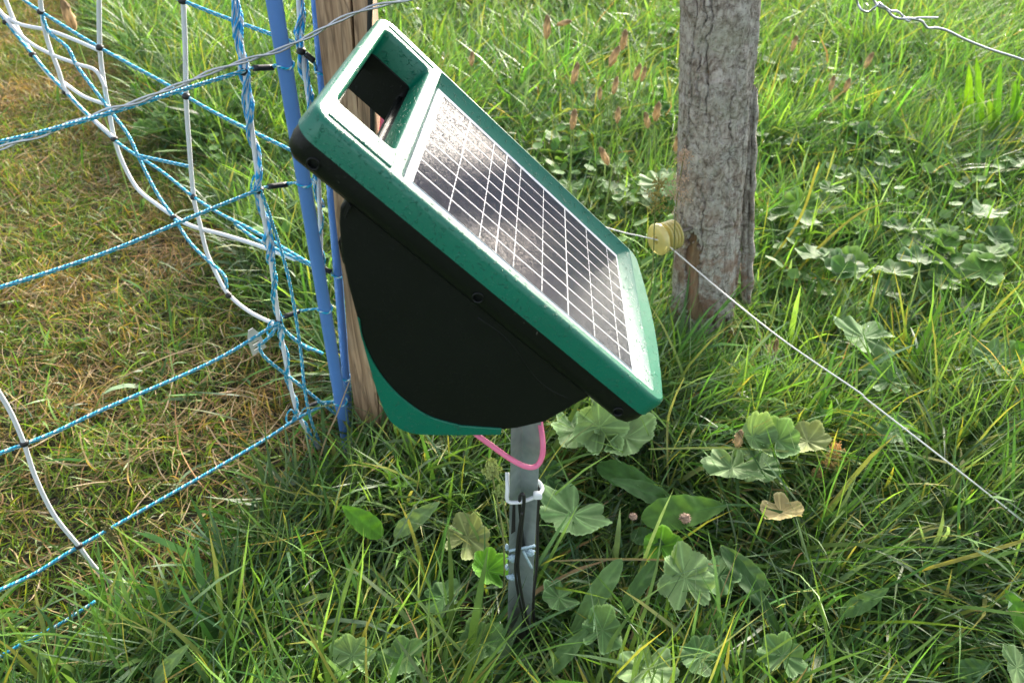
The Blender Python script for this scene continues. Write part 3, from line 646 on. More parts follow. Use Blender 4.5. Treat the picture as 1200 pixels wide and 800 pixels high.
def inside(D_, Z_):
    miss = (np.abs(D_ + 36 + rg * 8 + (Z_ - .2) * 40) < 13 + 4 * np.clip((.26 - Z_) * 10, 0, 1)) & (Z_ > .085 + rg * .02) & (Z_ < .275 + rg * .03)    # bare strip below the insulator
    miss |= (np.abs(Z_ - .090 - rg * .014 - (D_ + 20) * .0001) < .009) & (D_ > -46) & (D_ < 12)                        # dark horizontal gap
    miss |= (np.abs(D_ - 37 + rg * 7) < 13) & (Z_ < .085 + rg * .02)                                           # worm eaten wood low right
    miss |= (np.abs(D_ + 47 + rg * 5) < 4) & (Z_ < .09)
    miss |= (np.abs(D_ - 70 + rg * 6) < 11) & (Z_ < .52 + rg * .06) & (Z_ > .02)
    miss |= (np.abs(D_ + 18 + rg * 14) < 6) & (Z_ > .0) & (Z_ < .06)
    miss |= (np.abs(D_ - 30 + rg * 10) < 5 + 5 * (Z_ - .93) * 10) & (Z_ > .93)
    return miss
qd = inside(D, ZZ); n1_ = nt_ + 1
F_ = [(j * n1_ + i, j * n1_ + i + 1, (j + 1) * n1_ + i + 1, (j + 1) * n1_ + i) for j in range(nz_ - 1) for i in range(nt_) if not qd[j, i]]
bk = meshobj('bark', V_, F_, BARK, tree, True); m = bk.modifiers.new('s', 'SOLIDIFY'); m.thickness = .007; m.offset = -1
# peeling slab on the right
nz2 = 60; zs2 = np.linspace(.10, .56, nz2); V_ = []; wdt = []
for j, z in enumerate(zs2):
    f_ = (z - .10) / .46; rdm = (hN([j * .3], [0.], 1, 1, 40)[0] - .5)
    off = .006 + .022 * (1 - f_) ** 1.6 + .003 * rdm; wv = .009 + .017 * (1 - f_) ** .7 * (1 if f_ > .12 else f_ / .12 * .8 + .2) + .004 * rdm
    for k in range(7):
        s_ = k / 6 - .5; a = R(-8 - 40 * 0) ; bx = tlx * z + trad(z) * .96 + off + s_ * wv * .55 * 1.6; by = -.012 - s_ * wv * .4 + .002 * math.sin(k * 2 + j * .7)
        V_.append((bx, by - .004 * math.sin(k * 1.3), z + .006 * math.sin(k * 2.1)))
F_ = [(j * 7 + i, j * 7 + i + 1, (j + 1) * 7 + i + 1, (j + 1) * 7 + i) for j in range(nz2 - 1) for i in range(6)]
pb_ = meshobj('bark_slab', V_, F_, BARK, tree, True); m = pb_.modifiers.new('s', 'SOLIDIFY'); m.thickness = .007; m.offset = 0

# ring insulator screwed in the trunk
YI = float(tb[1]) - .085
ic = ony(776, 279, YI); tcx = tb[0] + tlx * ic[2]
ins = thing('ring_insulator', ic, 'yellowish clear plastic reel insulator holding the fence wire on the left of the trunk', 'insulator')
M = Mat('yellowed_clear_plastic'); co = M.obj(); M.l(M.mix(M.noise(60, 4, .6, co), (.72, .62, .18), (.86, .78, .36)), M.b.inputs['Base Color'])
M.set(Roughness=.28, Transmission_Weight=.4, IOR=1.45, Coat_Weight=.4); M.l(M.bump(M.noise(120, 4, .6, co), .3, .001), M.b.inputs['Normal']); INSM = M.m
ax = np.array([tcx - .012, float(tb[1]) - .035, ic[2] + .012]) - ic; ax[2] = .004; ax /= np.linalg.norm(ax)
def disc(name, prof):
    prof = [(a_ * 1.1, r_ * 1.12) for a_, r_ in prof]      # lathe about the axis
    e1_ = np.cross(ax, [0, 0, 1.]); e1_ /= np.linalg.norm(e1_); e2_ = np.cross(ax, e1_); bm = bmesh.new(); n = 32
    L_ = ringobj(bm, [[tuple(ax * s_ + (e1_ * math.cos(t) + e2_ * math.sin(t)) * r_) for t in np.linspace(0, 2 * math.pi, n, endpoint=False)] for s_, r_ in prof])
    return bmobj(name, bm, INSM, ins, True)
disc('front_flange', [(-.014, .007), (-.015, .012), (-.014, .0235), (-.010, .0275), (-.004, .0270), (-.002, .021), (-.001, .012)])
disc('core', [(-.003, .0105), (.028, .0125)])
for s_ in (.007, .0135, .020, .0265): disc('rib', [(s_ - .002, .012), (s_ - .0016, .0225), (s_, .0252), (s_ + .0016, .0225), (s_ + .002, .012)])
e = np.array([0, 0, 1.]); 
tube('wire_hook', [ic + ax * -.013 + np.array([.008 * math.cos(t), 0.0, .009 * math.sin(t)]) for t in np.linspace(.4, 4.6, 9)], .0028, INSM, ins, 8, 4)
V_, F_, UV_ = tubegeo([ic + ax * t for t in np.linspace(.015, .075, 5)], .004, 10); meshobj('screw_shank', V_ - ic, F_, GALV, ins, True, UV_)

STRAND_LOW = [onz(*q, .055) for q in ((0, 768), (35, 750), (70, 731))]

# ------------------------------------------------------------------ broad leaves
CLEAR = [(float(q[0]), float(q[1]) - .03, .085, .15) for q in STRAND_LOW]          # (x, y, radius, height factor): grass stays low here so the thing behind shows
def lobed(R_, lobes=7, deep=.16, notch=.5, cup=.15, pleat=.08, seed=0, teeth=.03, nr=9, na=127, tint=(.10, .19, .055), fold=0., rim=1.):
    r_ = np.random.default_rng(seed); th = np.linspace(-math.pi, math.pi, na)
    edge = 1 - deep * (1 - np.abs(np.cos(th * lobes / 2))) ** .8 - teeth * (.5 + .5 * np.cos(th * lobes * 6)) ; edge = edge * (1 - notch * np.exp(-((np.abs(th) - math.pi) / .22) ** 2)) + r_.normal(0, .008, na)
    edge *= 1 + .10 * np.sin(th * 2 + r_.random() * 6) + .06 * np.sin(th * 3 + r_.random() * 6)
    V_ = [(0, 0, 0)]; T_ = [np.array(tint) * 1.1]; ph = r_.random() * 6
    for i in range(1, nr + 1):
        t = i / nr
        for a, e_ in zip(th, edge):
            rr_ = R_ * e_ * t; rib = abs(math.cos(a * lobes / 2))
            z = R_ * (cup * t * t + pleat * 1.25 * t * (rib - .5) * (1 + .5 * math.sin(a * 3 + ph)) + .12 * t * t * math.sin(a * 2 + ph) + .04 * t * math.sin(a * 9 + ph * 3) + .05 * t ** 3 * math.sin(a * 5 + ph * 2))
            x_, y_ = rr_ * math.sin(a), rr_ * math.cos(a); z += fold * abs(x_)
            V_.append((x_, y_, z))
            vein = math.exp(-((math.asin(min(1, abs(math.sin(a * lobes / 2)))) ) / .16) ** 2)
            rimk = (1 if i == nr else 0) * rim * (.5 + .5 * math.sin(a * 2.3 + ph)); mott = .85 + .3 * float(vnoise(np.array([x_ / R_ * 3 + seed]), np.array([y_ / R_ * 3]), 1., 60)[0])
            T_.append(np.array(tint) * mott * (.82 + .75 * vein * (1 - t * .4) + .5 * rimk) + np.array([.09, .10, .08]) * rimk)
    F_ = [(0, 1 + j, 2 + j) for j in range(na - 1)] + [(1 + (i - 1) * na + j, 1 + i * na + j, 1 + i * na + j + 1, 1 + (i - 1) * na + j + 1) for i in range(1, nr) for j in range(na - 1)]
    return np.array(V_), F_, np.array(T_)
def lance(L_, W_w, droop=.5, cup=.25, wave=.04, seed=0, tint=(.10, .20, .05), n=22, tipp=1.0):
    r_ = np.random.default_rng(seed); V_ = []; T_ = []; m = 9; ph = r_.random() * 6
    for i in range(n + 1):
        t = i / n; wd = W_w * .5 * (math.sin(math.pi * min(1, t ** .75 * .97 + .03)) ** .8) * (1 if t < .98 else .3)
        for j in range(m):
            s_ = (j / (m - 1) - .5) * 2; x_ = wd * s_ * (1 + .04 * math.sin(t * 40 + ph))
            z = -droop * L_ * t * t + abs(s_) * wd * cup + wave * L_ * math.sin(t * 7 + ph + s_ * .8) * t * .6 + wd * .12 * math.sin(t * 22 + abs(s_) * 3)
            V_.append((x_, L_ * t, z)); vein = math.exp(-(s_ / .12) ** 2) + .3 * (1 if (i + j) % 3 == 0 else 0)
            T_.append(np.array(tint) * (.92 + .5 * vein * .6 + (.25 if abs(s_) == 1 else 0)))
    F_ = [(i * m + j, i * m + j + 1, (i + 1) * m + j + 1, (i + 1) * m + j) for i in range(n) for j in range(m - 1)]
    return np.array(V_), F_, np.array(T_)
def leafobj(name, geo, parent, mat=LEAF):
    V_, F_, T_ = geo; o_ = meshobj(name, V_, F_, mat, parent, True); tinted(o_.data, T_); return o_
def orient(o_, p, heading, tilt, roll=0.):      # heading: ground direction of local +y, tilt lifts the tip
    o_.location = tuple(p); o_.rotation_euler = (Matrix.Rotation(heading, 3, 'Z') @ Matrix.Rotation(tilt, 3, 'X') @ Matrix.Rotation(roll, 3, 'Y')).to_euler()
def stalk(parent, a, b, rad, tint, bow=.0, name='stalk'):
    a = np.array(a, float); b = np.array(b, float); mid = (a + b) / 2 + np.array([bow, bow * .4, 0])
    V_, F_, UV_ = tubegeo(smoothpath([a, mid, b], 6), np.linspace(rad * 1.2, rad * .85, 13), 6)
    o_ = meshobj(name, V_, F_, DRY, parent, True); tinted(o_.data, np.tile(tint, (len(V_), 1))); return o_
G1 = (.075, .16, .050); G2 = (.11, .21, .070); G3 = (.16, .26, .10); GY = (.20, .24, .085); GD = (.038, .095, .026); GB = (.10, .26, .025)
lady = [  # px, py, size px, height, rim facing heading deg, tilt, cup, lobes, notch, tint, label
 (676, 505, 58, .085, 100, 10, .12, 7, .75, G2, 'pleated round leaf leftmost of the cluster under the lower corner of the energiser'),
 (703, 500, 62, .10, 10, 38, .42, 7, .6, G3, 'pale pleated leaf folded upright in the middle of the cluster under the energiser corner'),
 (733, 512, 60, .09, -70, 12, .22, 7, .7, G3, 'grey green pleated leaf rightmost of the cluster below the energiser corner'),
 (672, 603, 78, .075, 150, 14, .10, 7, .7, G2, 'large star shaped lobed leaf just right of the white cable tie'),
 (803, 677, 64, .080, 5, 24, .14, 7, .6, G3, 'pale rimmed lobed leaf facing up in the lower middle of the grass'),
 (843, 674, 46, .07, -60, 4, .10, 7, .7, G1, 'darker round leaf half behind the pale rimmed lobed leaf'),
 (706, 738, 46, .07, -30, 22, .12, 7, .65, G2, 'small deeply lobed leaf to the right of the bottom of the stake'),
 (759, 785, 62, .075, 160, 10, .10, 7, .5, G3, 'broad veined round leaf cut by the bottom edge of the picture'),
 (858, 548, 58, .085, 180, 8, .12, 7, .7, G3, 'dull olive broad leaf lying left of the folded cupped leaves'),
 (883, 512, 48, .11, 40, 40, .60, 7, .5, G3, 'cupped pale leaf with curled rim standing left of its yellowing twin'),
 (912, 516, 46, .105, -40, 20, .35, 7, .6, G2, 'middle green cupped leaf between two curled pale leaves'),
 (946, 517, 46, .10, -100, 10, .2, 7, .6, GY, 'yellowing cupped leaf beside the tan grass panicle'),
 (916, 600, 42, .07, -150, 10, .25, 5, .4, (.36, .30, .13), 'small faded yellow leaf curled in dark grass right of centre'),
 (548, 630, 52, .065, -30, 14, .14, 7, .7, GY, 'blotched yellow green leaf left of the metal stake'),
 (571, 668, 44, .080, 60, 30, .5, 7, .5, GB, 'bright star shaped leaf with white curled rim beside the stake'),
 (413, 768, 44, .075, 20, 20, .2, 7, .6, G3, 'crinkled pale lobed leaf at the bottom, left one of a pair'),
 (472, 770, 46, .07, -60, 16, .16, 5, .6, G2, 'soft green lobed leaf at the bottom, right one of a pair'),
 (566, 752, 50, .06, -50, 18, .2, 5, .7, G2, 'grey green drooping leaf at the foot of the stake'),
 (917, 768, 48, .07, -20, 14, .12, 7, .6, G2, 'flat green lobed leaf near the bottom right of the grass'),
 (1168, 421, 54, .08, 30, 14, .12, 9, .5, G2, 'large rounded leaf above the pale wire near the right edge'),
 (1192, 782, 44, .075, 40, 20, .2, 7, .5, G3, 'small lobed leaf in the bottom right corner'),
 (1012, 395, 60, .07, 60, 8, .12, 7, .5, G2, 'broad dusty leaf just above the pale wire right of the trunk'),
 (1040, 446, 42, .07, -20, 10, .12, 7, .5, G1, 'medium round leaf under the pale wire right of the trunk'),
 (773, 215, 40, .12, -20, 14, .1, 9, .5, G3, 'round pale leaf between the far seed heads and the trunk'),
 (640, 560, 44, .06, 80, 8, .1, 7, .5, GD, 'small dark leaf between the pink cable loop and the star shaped leaf'),
 (775, 640, 40, .06, -10, 26, .3, 5, .6, GB, 'small fresh leaf with turned up rim above the pale rimmed lobed leaf'),
 (890, 548, 50, .07, -120, 8, .12, 7, .6, G1, 'broad green leaf underneath the middle cupped leaf'),
 (655, 700, 38, .06, 100, 12, .15, 7, .6, G1, 'small lobed leaf in shade just right of the lower stake'),
 (520, 700, 40, .06, -80, 14, .15, 7, .6, G1, 'dull lobed leaf in shade just left of the lower stake'),
 (820, 770, 44, .065, 70, 12, .15, 7, .6, G1, 'lobed leaf at the bottom between the broad veined one and the flat green one'),
 (1050, 505, 44, .07, 30, 10, .15, 7, .5, G1, 'lobed leaf directly beneath the pale wire at the right'),
 (296, 616, 0, .0, 0, 0, 0, 0, 0, G3, '')]
for (x, y, px, h_, hd, tl, cp, lb, nc, ti, lab) in lady:
    if not px: continue
    h_ += .035; ti = tuple(v * 1.2 for v in ti); p = onz(x, y, h_); Rr = px * .5 * depth(p) / FPX * 1.18; k = int(x * 7 + y)
    t_ = thing('lobed_leaf_plant', (p[0], p[1] + .01, 0), lab, 'leafy plant', 'lobed leafy plants')
    lf = leafobj('leaf', lobed(Rr, lb, .13 + .10 * ((k * 7) % 10) / 10, nc, cp, .10, k, .04, tint=ti), t_); q = p - inv(t_); orient(lf, q, R(hd), R(tl))
    stalk(t_, (0.01, .005, -.01), q, .0016, (.16, .22, .09), .008)
    CLEAR.append((p[0], p[1] - Rr * .6, Rr * 1.3, .34))
    CLEAR.append((p[0], p[1] + Rr * .5, Rr * 1.0, .6))
docks = [
 ((700, 545), (775, 575), 30, .06, .07, (.07, .17, .04), 'broad dark oval leaf lying under the leaves at the energiser corner'),
 ((790, 590), (720, 560), 24, .05, .08, G1, 'dull oval leaf above the long crinkled leaf, pointing left'),
 ((900, 690), (850, 640), 22, .05, .09, G2, 'smooth oval leaf pointing up left, right of the pale rimmed lobed leaf'),
 ((640, 790), (690, 735), 20, .05, .08, G2, 'narrow oval leaf rising right of the foot of the stake'),
 ((985, 720), (1040, 690), 20, .05, .09, G2, 'narrow oval leaf pointing right in the lower right grass'),  # base px, tip px, width px, h base, h tip, tint, label
 ((448, 628), (404, 594), 26, .07, .12, GB, 'bright green oval leaf, left one of two pointing up'),
 ((462, 628), (512, 588), 22, .07, .11, G3, 'narrow oval leaf leaning right beside the bright oval leaf'),
 ((752, 608), (850, 590), 40, .07, .095, (.085, .19, .035), 'long crinkled oval leaf lying flat below the energiser corner'),
 ((728, 655), (668, 745), 24, .10, .06, G2, 'long ribbed leaf hanging diagonally left of the small lobed leaf'),
 ((770, 655), (724, 722), 18, .09, .06, G1, 'slender dull leaf hanging beside the pale rimmed lobed leaf'),
 ((740, 625), (775, 635), 22, .05, .075, GD, 'short dark leaf under the long crinkled oval leaf'),
 ((845, 640), (915, 735), 20, .09, .07, GD, 'dark strap leaf curving down to the lower right'),
 ((1205, 745), (1185, 695), 30, .05, .10, GB, 'fresh green pointed leaf at the right edge near the bottom'),
 ((1120, 790), (1160, 778), 26, .05, .07, G1, 'dark flat oval leaf near the bottom right corner'),
 ((180, 800), (216, 757), 18, .07, .11, G3, 'pointed leaf in the bright grass at the lower left'),
 ((1205, 440), (1196, 400), 30, .06, .11, GB, 'bright yellow green leaf at the right edge above the wire'),
 ((425, 520), (416, 508), 20, .02, .05, GB, 'tiny bright leaf at the foot of the wooden post')]
for (a, b, wpx, h0, h1_, ti, lab) in docks:
    A = onz(*a, h0 + .03); B = onz(*b, h1_ + .03); v = B - A; Ln = float(np.linalg.norm(v)); Wd = wpx * depth(A) / FPX
    t_ = thing('oval_leaf_plant', (A[0], A[1], 0), lab, 'leafy plant', 'oval leafy plants')
    lf = leafobj('leaf', lance(Ln * 1.05, Wd, .10, .22, .03, int(a[0]), ti), t_); lf.location = tuple(A - inv(t_))
    yv = Vector(v).normalized(); up = Vector((0, -.45, 1)); xv = yv.cross(up).normalized(); zv = xv.cross(yv)
    lf.rotation_euler = Matrix((xv, yv, zv)).transposed().to_euler()
    stalk(t_, (0, 0, -.01), A - inv(t_), .0016, (.12, .2, .07), .004)
    for s_ in (0.15, .5, .85):
        c = A + v * s_; CLEAR.append((c[0], c[1] - .02, Wd * .9 + .018, .32))

# bright broad blades standing at the right
tf = [((1118, 150), (1112, 108)), ((1123, 156), (1126, 106)), ((1133, 150), (1137, 78)), ((1147, 152), (1148, 72)), ((1158, 172), (1176, 82)), ((1172, 178), (1200, 96)), ((1166, 160), (1160, 118)), ((1186, 190), (1215, 120)), ((1105, 160), (1104, 125)), ((1192, 160), (1190, 100))]
P0_ = onz(1150, 172, .0); t_ = thing('broad_bladed_tuft', P0_, 'tall bright yellow green tuft of broad upright blades near the right edge', 'plant')
for i, (a, b) in enumerate(tf):
    A = onz(*a, .03); A[1] = P0_[1] + random.uniform(-.12, .12); A = ony(a[0], a[1] + 14, A[1]); B = ony(*b, A[1] + .02); v = B - A; Ln = float(np.linalg.norm(v))
    lf = leafobj('blade', lance(Ln * 1.05, .030 + .01 * random.random(), .05, .3, .02, i, random.choice([(.13, .30, .02), (.17, .34, .02), (.10, .25, .025)])), t_); lf.location = tuple(A - P0_)
    yv = Vector(v).normalized(); zv0 = Vector((random.uniform(-.6, .6), -1, .1)); xv = yv.cross(zv0).normalized(); zv = xv.cross(yv); lf.rotation_euler = Matrix((xv, yv, zv)).transposed().to_euler()

# background leafy clumps: each a plant with its own leaves
cl = [(1010, 205, 'clump of rounded leaves in the middle of the sunlit bank right of the trunk'), (960, 252, 'shaded clump of round leaves two trunk widths right of the trunk'), (1048, 285, 'round leaved clump on the bank straight above the dusty broad leaf'),
      (700, 185, 'round leaved clump under the group of seed heads behind the energiser'), (640, 198, 'round leaved clump showing just over the upper edge of the solar panel'), (755, 228, 'clump of pale round leaves just left of the panicle on the trunk'),
      (735, 60, 'small far clump of round leaves high up behind the seed heads'), (785, 150, 'leafy clump touching the left side of the trunk halfway up'), (1020, 160, 'mealy green clump in the grass right of the two small seed heads'),
      (1105, 232, 'round leaved clump below the bright broad bladed tuft'), (1185, 190, 'leafy clump at the right edge behind the broad bladed tuft'), (665, 248, 'dark leafy clump low behind the right half of the solar panel'),
      (1080, 335, 'leafy clump near the right edge midway down, above the wire'), (985, 310, 'leafy clump behind the yellow tipped blades right of the trunk'), (905, 185, 'leafy clump close to the right side of the trunk at mid height'),
      (1130, 290, 'leafy clump in fine grass at the far right, level with the insulator'), (185, 150, 'single soft leafy clump seen through the slack netting'), (690, 120, 'hazy clump of leaves among the seed heads behind the energiser'),
      (935, 100, 'hazy leafy clump right of the upper trunk'), (1000, 20, 'farthest leafy clump at the top edge left of the broken wire')]
protos = []
for k in range(5):
    gs = []; r_ = np.random.default_rng(50 + k)
    for i in range(10):
        ti = [(.06, .15, .035), (.09, .18, .045), (.08, .18, .035), (.10, .21, .04), (.05, .13, .03)][i % 5]
        gs.append((lobed(.026 + .022 * r_.random(), 9 if k % 2 else 7, .08, .4, .15, .07, i + k * 10, .02, 4, 43, ti), (r_.uniform(-.12, .12), r_.uniform(-.10, .10), r_.uniform(.04, .125)), r_.uniform(0, 6.28), r_.uniform(-.5, .5)))
    protos.append([(None, g_) for g_ in gs])
meshcache = {}
for n_, (x, y, lab) in enumerate(cl):
    p = onz(x, y, .08); t_ = thing('round_leaved_clump', (p[0], p[1], 0), lab, 'plant', 'round leaved clumps in the far grass')
    t_.rotation_euler = (0, 0, n_ * 1.3); sc = .8 + .35 * random.random(); t_.scale = (sc, sc, sc); k = n_ % 5
    for i, (_, (geo, loc, hd, tl)) in enumerate(protos[k]):
        if (k, i) not in meshcache:
            o_ = leafobj('leaf', geo, t_); meshcache[(k, i)] = o_.data
        else: o_ = link(bpy.data.objects.new('leaf', meshcache[(k, i)]), t_)
        orient(o_, loc, hd, tl)
    CLEAR.append((p[0], p[1] - .06, .12, .88))

# ------------------------------------------------------------------ seed heads on stalks
def head_mesh(kind, seed):
    r_ = np.random.default_rng(seed); bm = bmesh.new(); bmesh.ops.create_icosphere(bm, subdivisions=3, radius=1)
    for v in bm.verts:
        q = v.co.copy(); k = 1 + r_.normal() * .13 + .1 * math.sin(q.z * 18)
        v.co = Vector((q.x * .0052 * k, q.y * .0052 * k, q.z * .017 + .002 * r_.normal() * .4)) if kind == 0 else Vector((q.x * .0085 * k, q.y * .0085 * k, q.z * .0080 * k))
    for i in range(26):      # anthers and bracts
        a = r_.uniform(0, 6.28); z = r_.uniform(-.9, .6); rr_ = math.sqrt(1 - z * z); c = Vector((math.cos(a) * rr_ * .0062, math.sin(a) * rr_ * .0062, z * .016)) if kind == 0 else Vector((math.cos(a) * rr_ * .009, math.sin(a) * rr_ * .009, z * .008))
        d_ = Vector((math.cos(a), math.sin(a), .3)) * .0035; s_ = Vector((-math.sin(a), math.cos(a), 0)) * .0008
        vs = [bm.verts.new(c - s_), bm.verts.new(c + s_), bm.verts.new(c + d_)]; bm.faces.new(vs)
    me = bpy.data.meshes.new('seed_head'); bm.to_mesh(me); bm.free(); me.polygons.foreach_set('use_smooth', [True] * len(me.polygons)); me.materials.append(DRY)
    n = len(me.vertices); zc = np.array([v.co.z for v in me.vertices]); base = np.array((.56, .40, .22)) if kind == 0 else np.array((.45, .32, .24))
    c = base[None] * (1 + .5 * r_.standard_normal((n, 1)) * .6).clip(.4, 1.9); c = np.where((zc > .008)[:, None] & (kind == 0), c * .5, c); tinted(me, c); return me
HM = [head_mesh(0, i) for i in range(4)]; HC = head_mesh(1, 9)
seeds = [(641, 32, 2.35, 0, 1.3, 'tallest brown plantain seed head, upright on a thin stalk behind the energiser'), (661, 27, 2.35, 1.3, .9, 'brown seed head with its neck bent over beside the tallest one'),
 (731, 47, 2.25, .1, 1.15, 'upper seed head of the close pair left of the trunk'), (720, 66, 2.1, .35, 1.15, 'slanting seed head just below the upper one of the close pair'), (674, 86, 2.0, .2, 1.05, 'fuzzy seed head below and right of the tallest one'),
 (721, 100, 2.0, .15, .9, 'fluffy pale seed head below the close pair'), (754, 87, 2.15, .2, .8, 'small far seed head between the close pair and the trunk'), (758, 82 + 5, 2.0, .15, .1, ''),
 (770, 131, 1.95, .05, 1.05, 'brown seed head near the trunk, beside a darker drooping one'), (758, 141, 1.9, -.3, .9, 'dark drooping seed head on a dark stem near the trunk'), (703, 110, 2.05, -.1, .7, 'small seed head left of the fluffy pale one'),
 (672, 140, 1.75, .1, .95, 'seed head hanging straight below the fuzzy one, low behind the panel'), (724, 135, 1.9, 0, .8, 'narrow dark seed head below the fluffy pale one'), (708, 183, 1.6, -.5, .9, 'lowest brown seed head, bowed left close to the energiser edge'),
 (553, 69, 2.1, .1, .8, 'lone orange brown seed head just above the handle end of the energiser'), (793, 168, 1.75, 0, .9, 'seed head almost touching the left side of the trunk'), (747, 85, 2.2, .2, 1.0, 'pale rimmed seed head midway between the slanting head and the trunk'),
 (931, 51, 2.4, .1, .9, 'nearest seed head to the right of the upper trunk'), (1018, 71, 2.4, .3, 1.0, 'tan seed head farthest right, beneath the twisted end of the broken wire'), (975, 98, 2.3, .05, .9, 'left of two small seed heads side by side right of the trunk'), (993, 100, 2.3, .05, .9, 'right of two small seed heads side by side right of the trunk'),
 (80, 18, 1.75, 0, 1.3, 'dark brown seed head alone behind the netting at the top left'), (907, 408, 1.15, 0, .9, 'tan seed head just right of the foot of the trunk'), (937, 487, .98, .1, .7, 'small dark seed head above the tan panicle right of centre'), (866, 514, .95, 0, .7, 'small brown seed head over the cupped leaves')]
for i, (x, y, Y_, ln_, sc, lab) in enumerate([s_ for s_ in seeds if s_[5]]):
    p = ony(x, y, Y_); sc *= 1.6
    if p[2] < .05: p = onz(x, y, .16)
    base = np.array([p[0] + random.uniform(-.02, .05) * .6 - .01, p[1] + random.uniform(-.03, .03), 0])
    t_ = thing('plantain_seed_stalk', base, lab, 'seed head', 'plantain seed heads')
    q = p - base; h_ = link(bpy.data.objects.new('seed_head', HM[i % 4]), t_); h_.location = tuple(q); h_.rotation_euler = (0.1 * math.sin(i), ln_, 0); h_.scale = (sc, sc, sc)
    dn_ = np.array([math.sin(ln_), 0, math.cos(ln_)]) * .016 * sc
    e_ = q - dn_; V_, F_, UV_ = tubegeo(smoothpath([(0, 0, -.01), e_ * .5 + np.array([.006, 0, .01]), e_ - dn_ * .8, e_], 6), .0019, 5); o_ = meshobj('stalk', V_, F_, DRY, t_, True); tinted(o_.data, np.tile((.24, .36, .09), (len(V_), 1)))
for (x, y, lab) in ((803, 607, 'pinkish brown clover flower head above the long crinkled leaf'), (742, 605, 'small dark pink clover head left of the paler one')):
    p = onz(x, y, .115); base = np.array([p[0], p[1] + .01, 0]); t_ = thing('clover_flower', base, lab, 'flower'); q = p - base
    h_ = link(bpy.data.objects.new('flower_head', HC), t_); h_.location = tuple(q); s_ = .85 if x > 780 else .6; h_.scale = (s_,) * 3
    stalk(t_, (0, 0, -.01), q - np.array([0, 0, .004]), .0012, (.15, .22, .10), .003); CLEAR.append((p[0], p[1] - .02, .03, .6))
# panicles: fine branching heads
def panicle(x, y, Y_, hgt, wid, tint, dens, label, seed, stem=True, grain=.0014, gt=None):
    p = ony(x, y, Y_) if Y_ else onz(x, y, .12); base = np.array([p[0] + .01, p[1] + .01, 0]); t_ = thing('grass_panicle', base, label, 'seed head'); r_ = np.random.default_rng(seed); geos = []; q = p - base
    st, F_, UV_ = tubegeo(smoothpath([(0, 0, -.01), q * .55 + np.array([.008, 0, 0]), q - np.array([0, 0, hgt * .5]), q + np.array([0, 0, hgt * .5])], 6), .0011, 5)
    o_ = meshobj('stem', st, F_, DRY, t_, True); tinted(o_.data, np.tile((.22, .24, .09), (len(st), 1)))
    V_ = []; Fq = []
    def seg(a, b, wv=.0003):
        s_ = np.array([wv, 0, 0]); u_ = np.array([0, wv, 0]); n = len(V_); V_.extend([a - s_, a + s_, b + s_, b - s_, a - u_, a + u_, b + u_, b - u_]); Fq.append((n, n + 1, n + 2, n + 3)); Fq.append((n + 4, n + 5, n + 6, n + 7))
    def gr(c, s_):
        n = len(V_); V_.extend([c + np.array(d) * s_ for d in ((1, 0, 0), (-1, 0, 0), (0, 1, 0), (0, -1, 0), (0, 0, 1.5), (0, 0, -1.5))])
        for f_ in ((0, 2, 4), (2, 1, 4), (1, 3, 4), (3, 0, 4), (2, 0, 5), (1, 2, 5), (3, 1, 5), (0, 3, 5)): Fq.append(tuple(n + k for k in f_))
    for i in range(dens):
        t = r_.random(); a0_ = q + np.array([0, 0, hgt * (t - .5)]); an = r_.uniform(0, 6.28); ln = wid * (1 - .6 * t) * r_.uniform(.4, 1)
        b0_ = a0_ + np.array([math.cos(an) * ln, math.sin(an) * ln, ln * r_.uniform(.1, .7)]); seg(a0_, b0_)
        for j in range(5):
            c0 = a0_ + (b0_ - a0_) * r_.uniform(.3, 1); c1 = c0 + r_.normal(0, wid * .13, 3); seg(c0, c1, .0002); gr(c1, grain * r_.uniform(.6, 1.2))
    hd = meshobj('seed_spray', np.array(V_), Fq, DRY, t_); n = len(V_); tinted(hd.data, np.array(tint)[None] * r_.uniform(.6, 1.3, (n, 1)))
panicle(797, 212, 1.16, .105, .030, (.62, .46, .34), 55, 'hazy pinkish brown grass panicle standing in front of the trunk bark', 1, True, .0013)
panicle(770, 228, 1.15, .06, .030, (.40, .34, .10), 40, 'sparse yellow grass panicle just above the insulator', 2)
panicle(975, 535, .86, .06, .022, (.85, .60, .30), 70, 'dense tan grass panicle beside the yellowing cupped leaf', 3)
panicle(957, 556, .84, .02, .015, (.66, .48, .24), 25, 'smaller tan grass spray at the foot of the dense tan panicle', 4)
panicle(127, 622, None, .04, .010, (.20, .19, .07), 50, 'slim seeding grass head beside the lower left netting clip', 5)
panicle(577, 551, .60, .022, .014, (.42, .48, .16), 60, 'upper cluster of tiny pale yellow flowers left of the stake', 6, True, .0022)
panicle(588, 575, .60, .016, .012, (.36, .46, .14), 50, 'lower cluster of tiny pale yellow flowers beside the cable tie', 7, True, .0022)
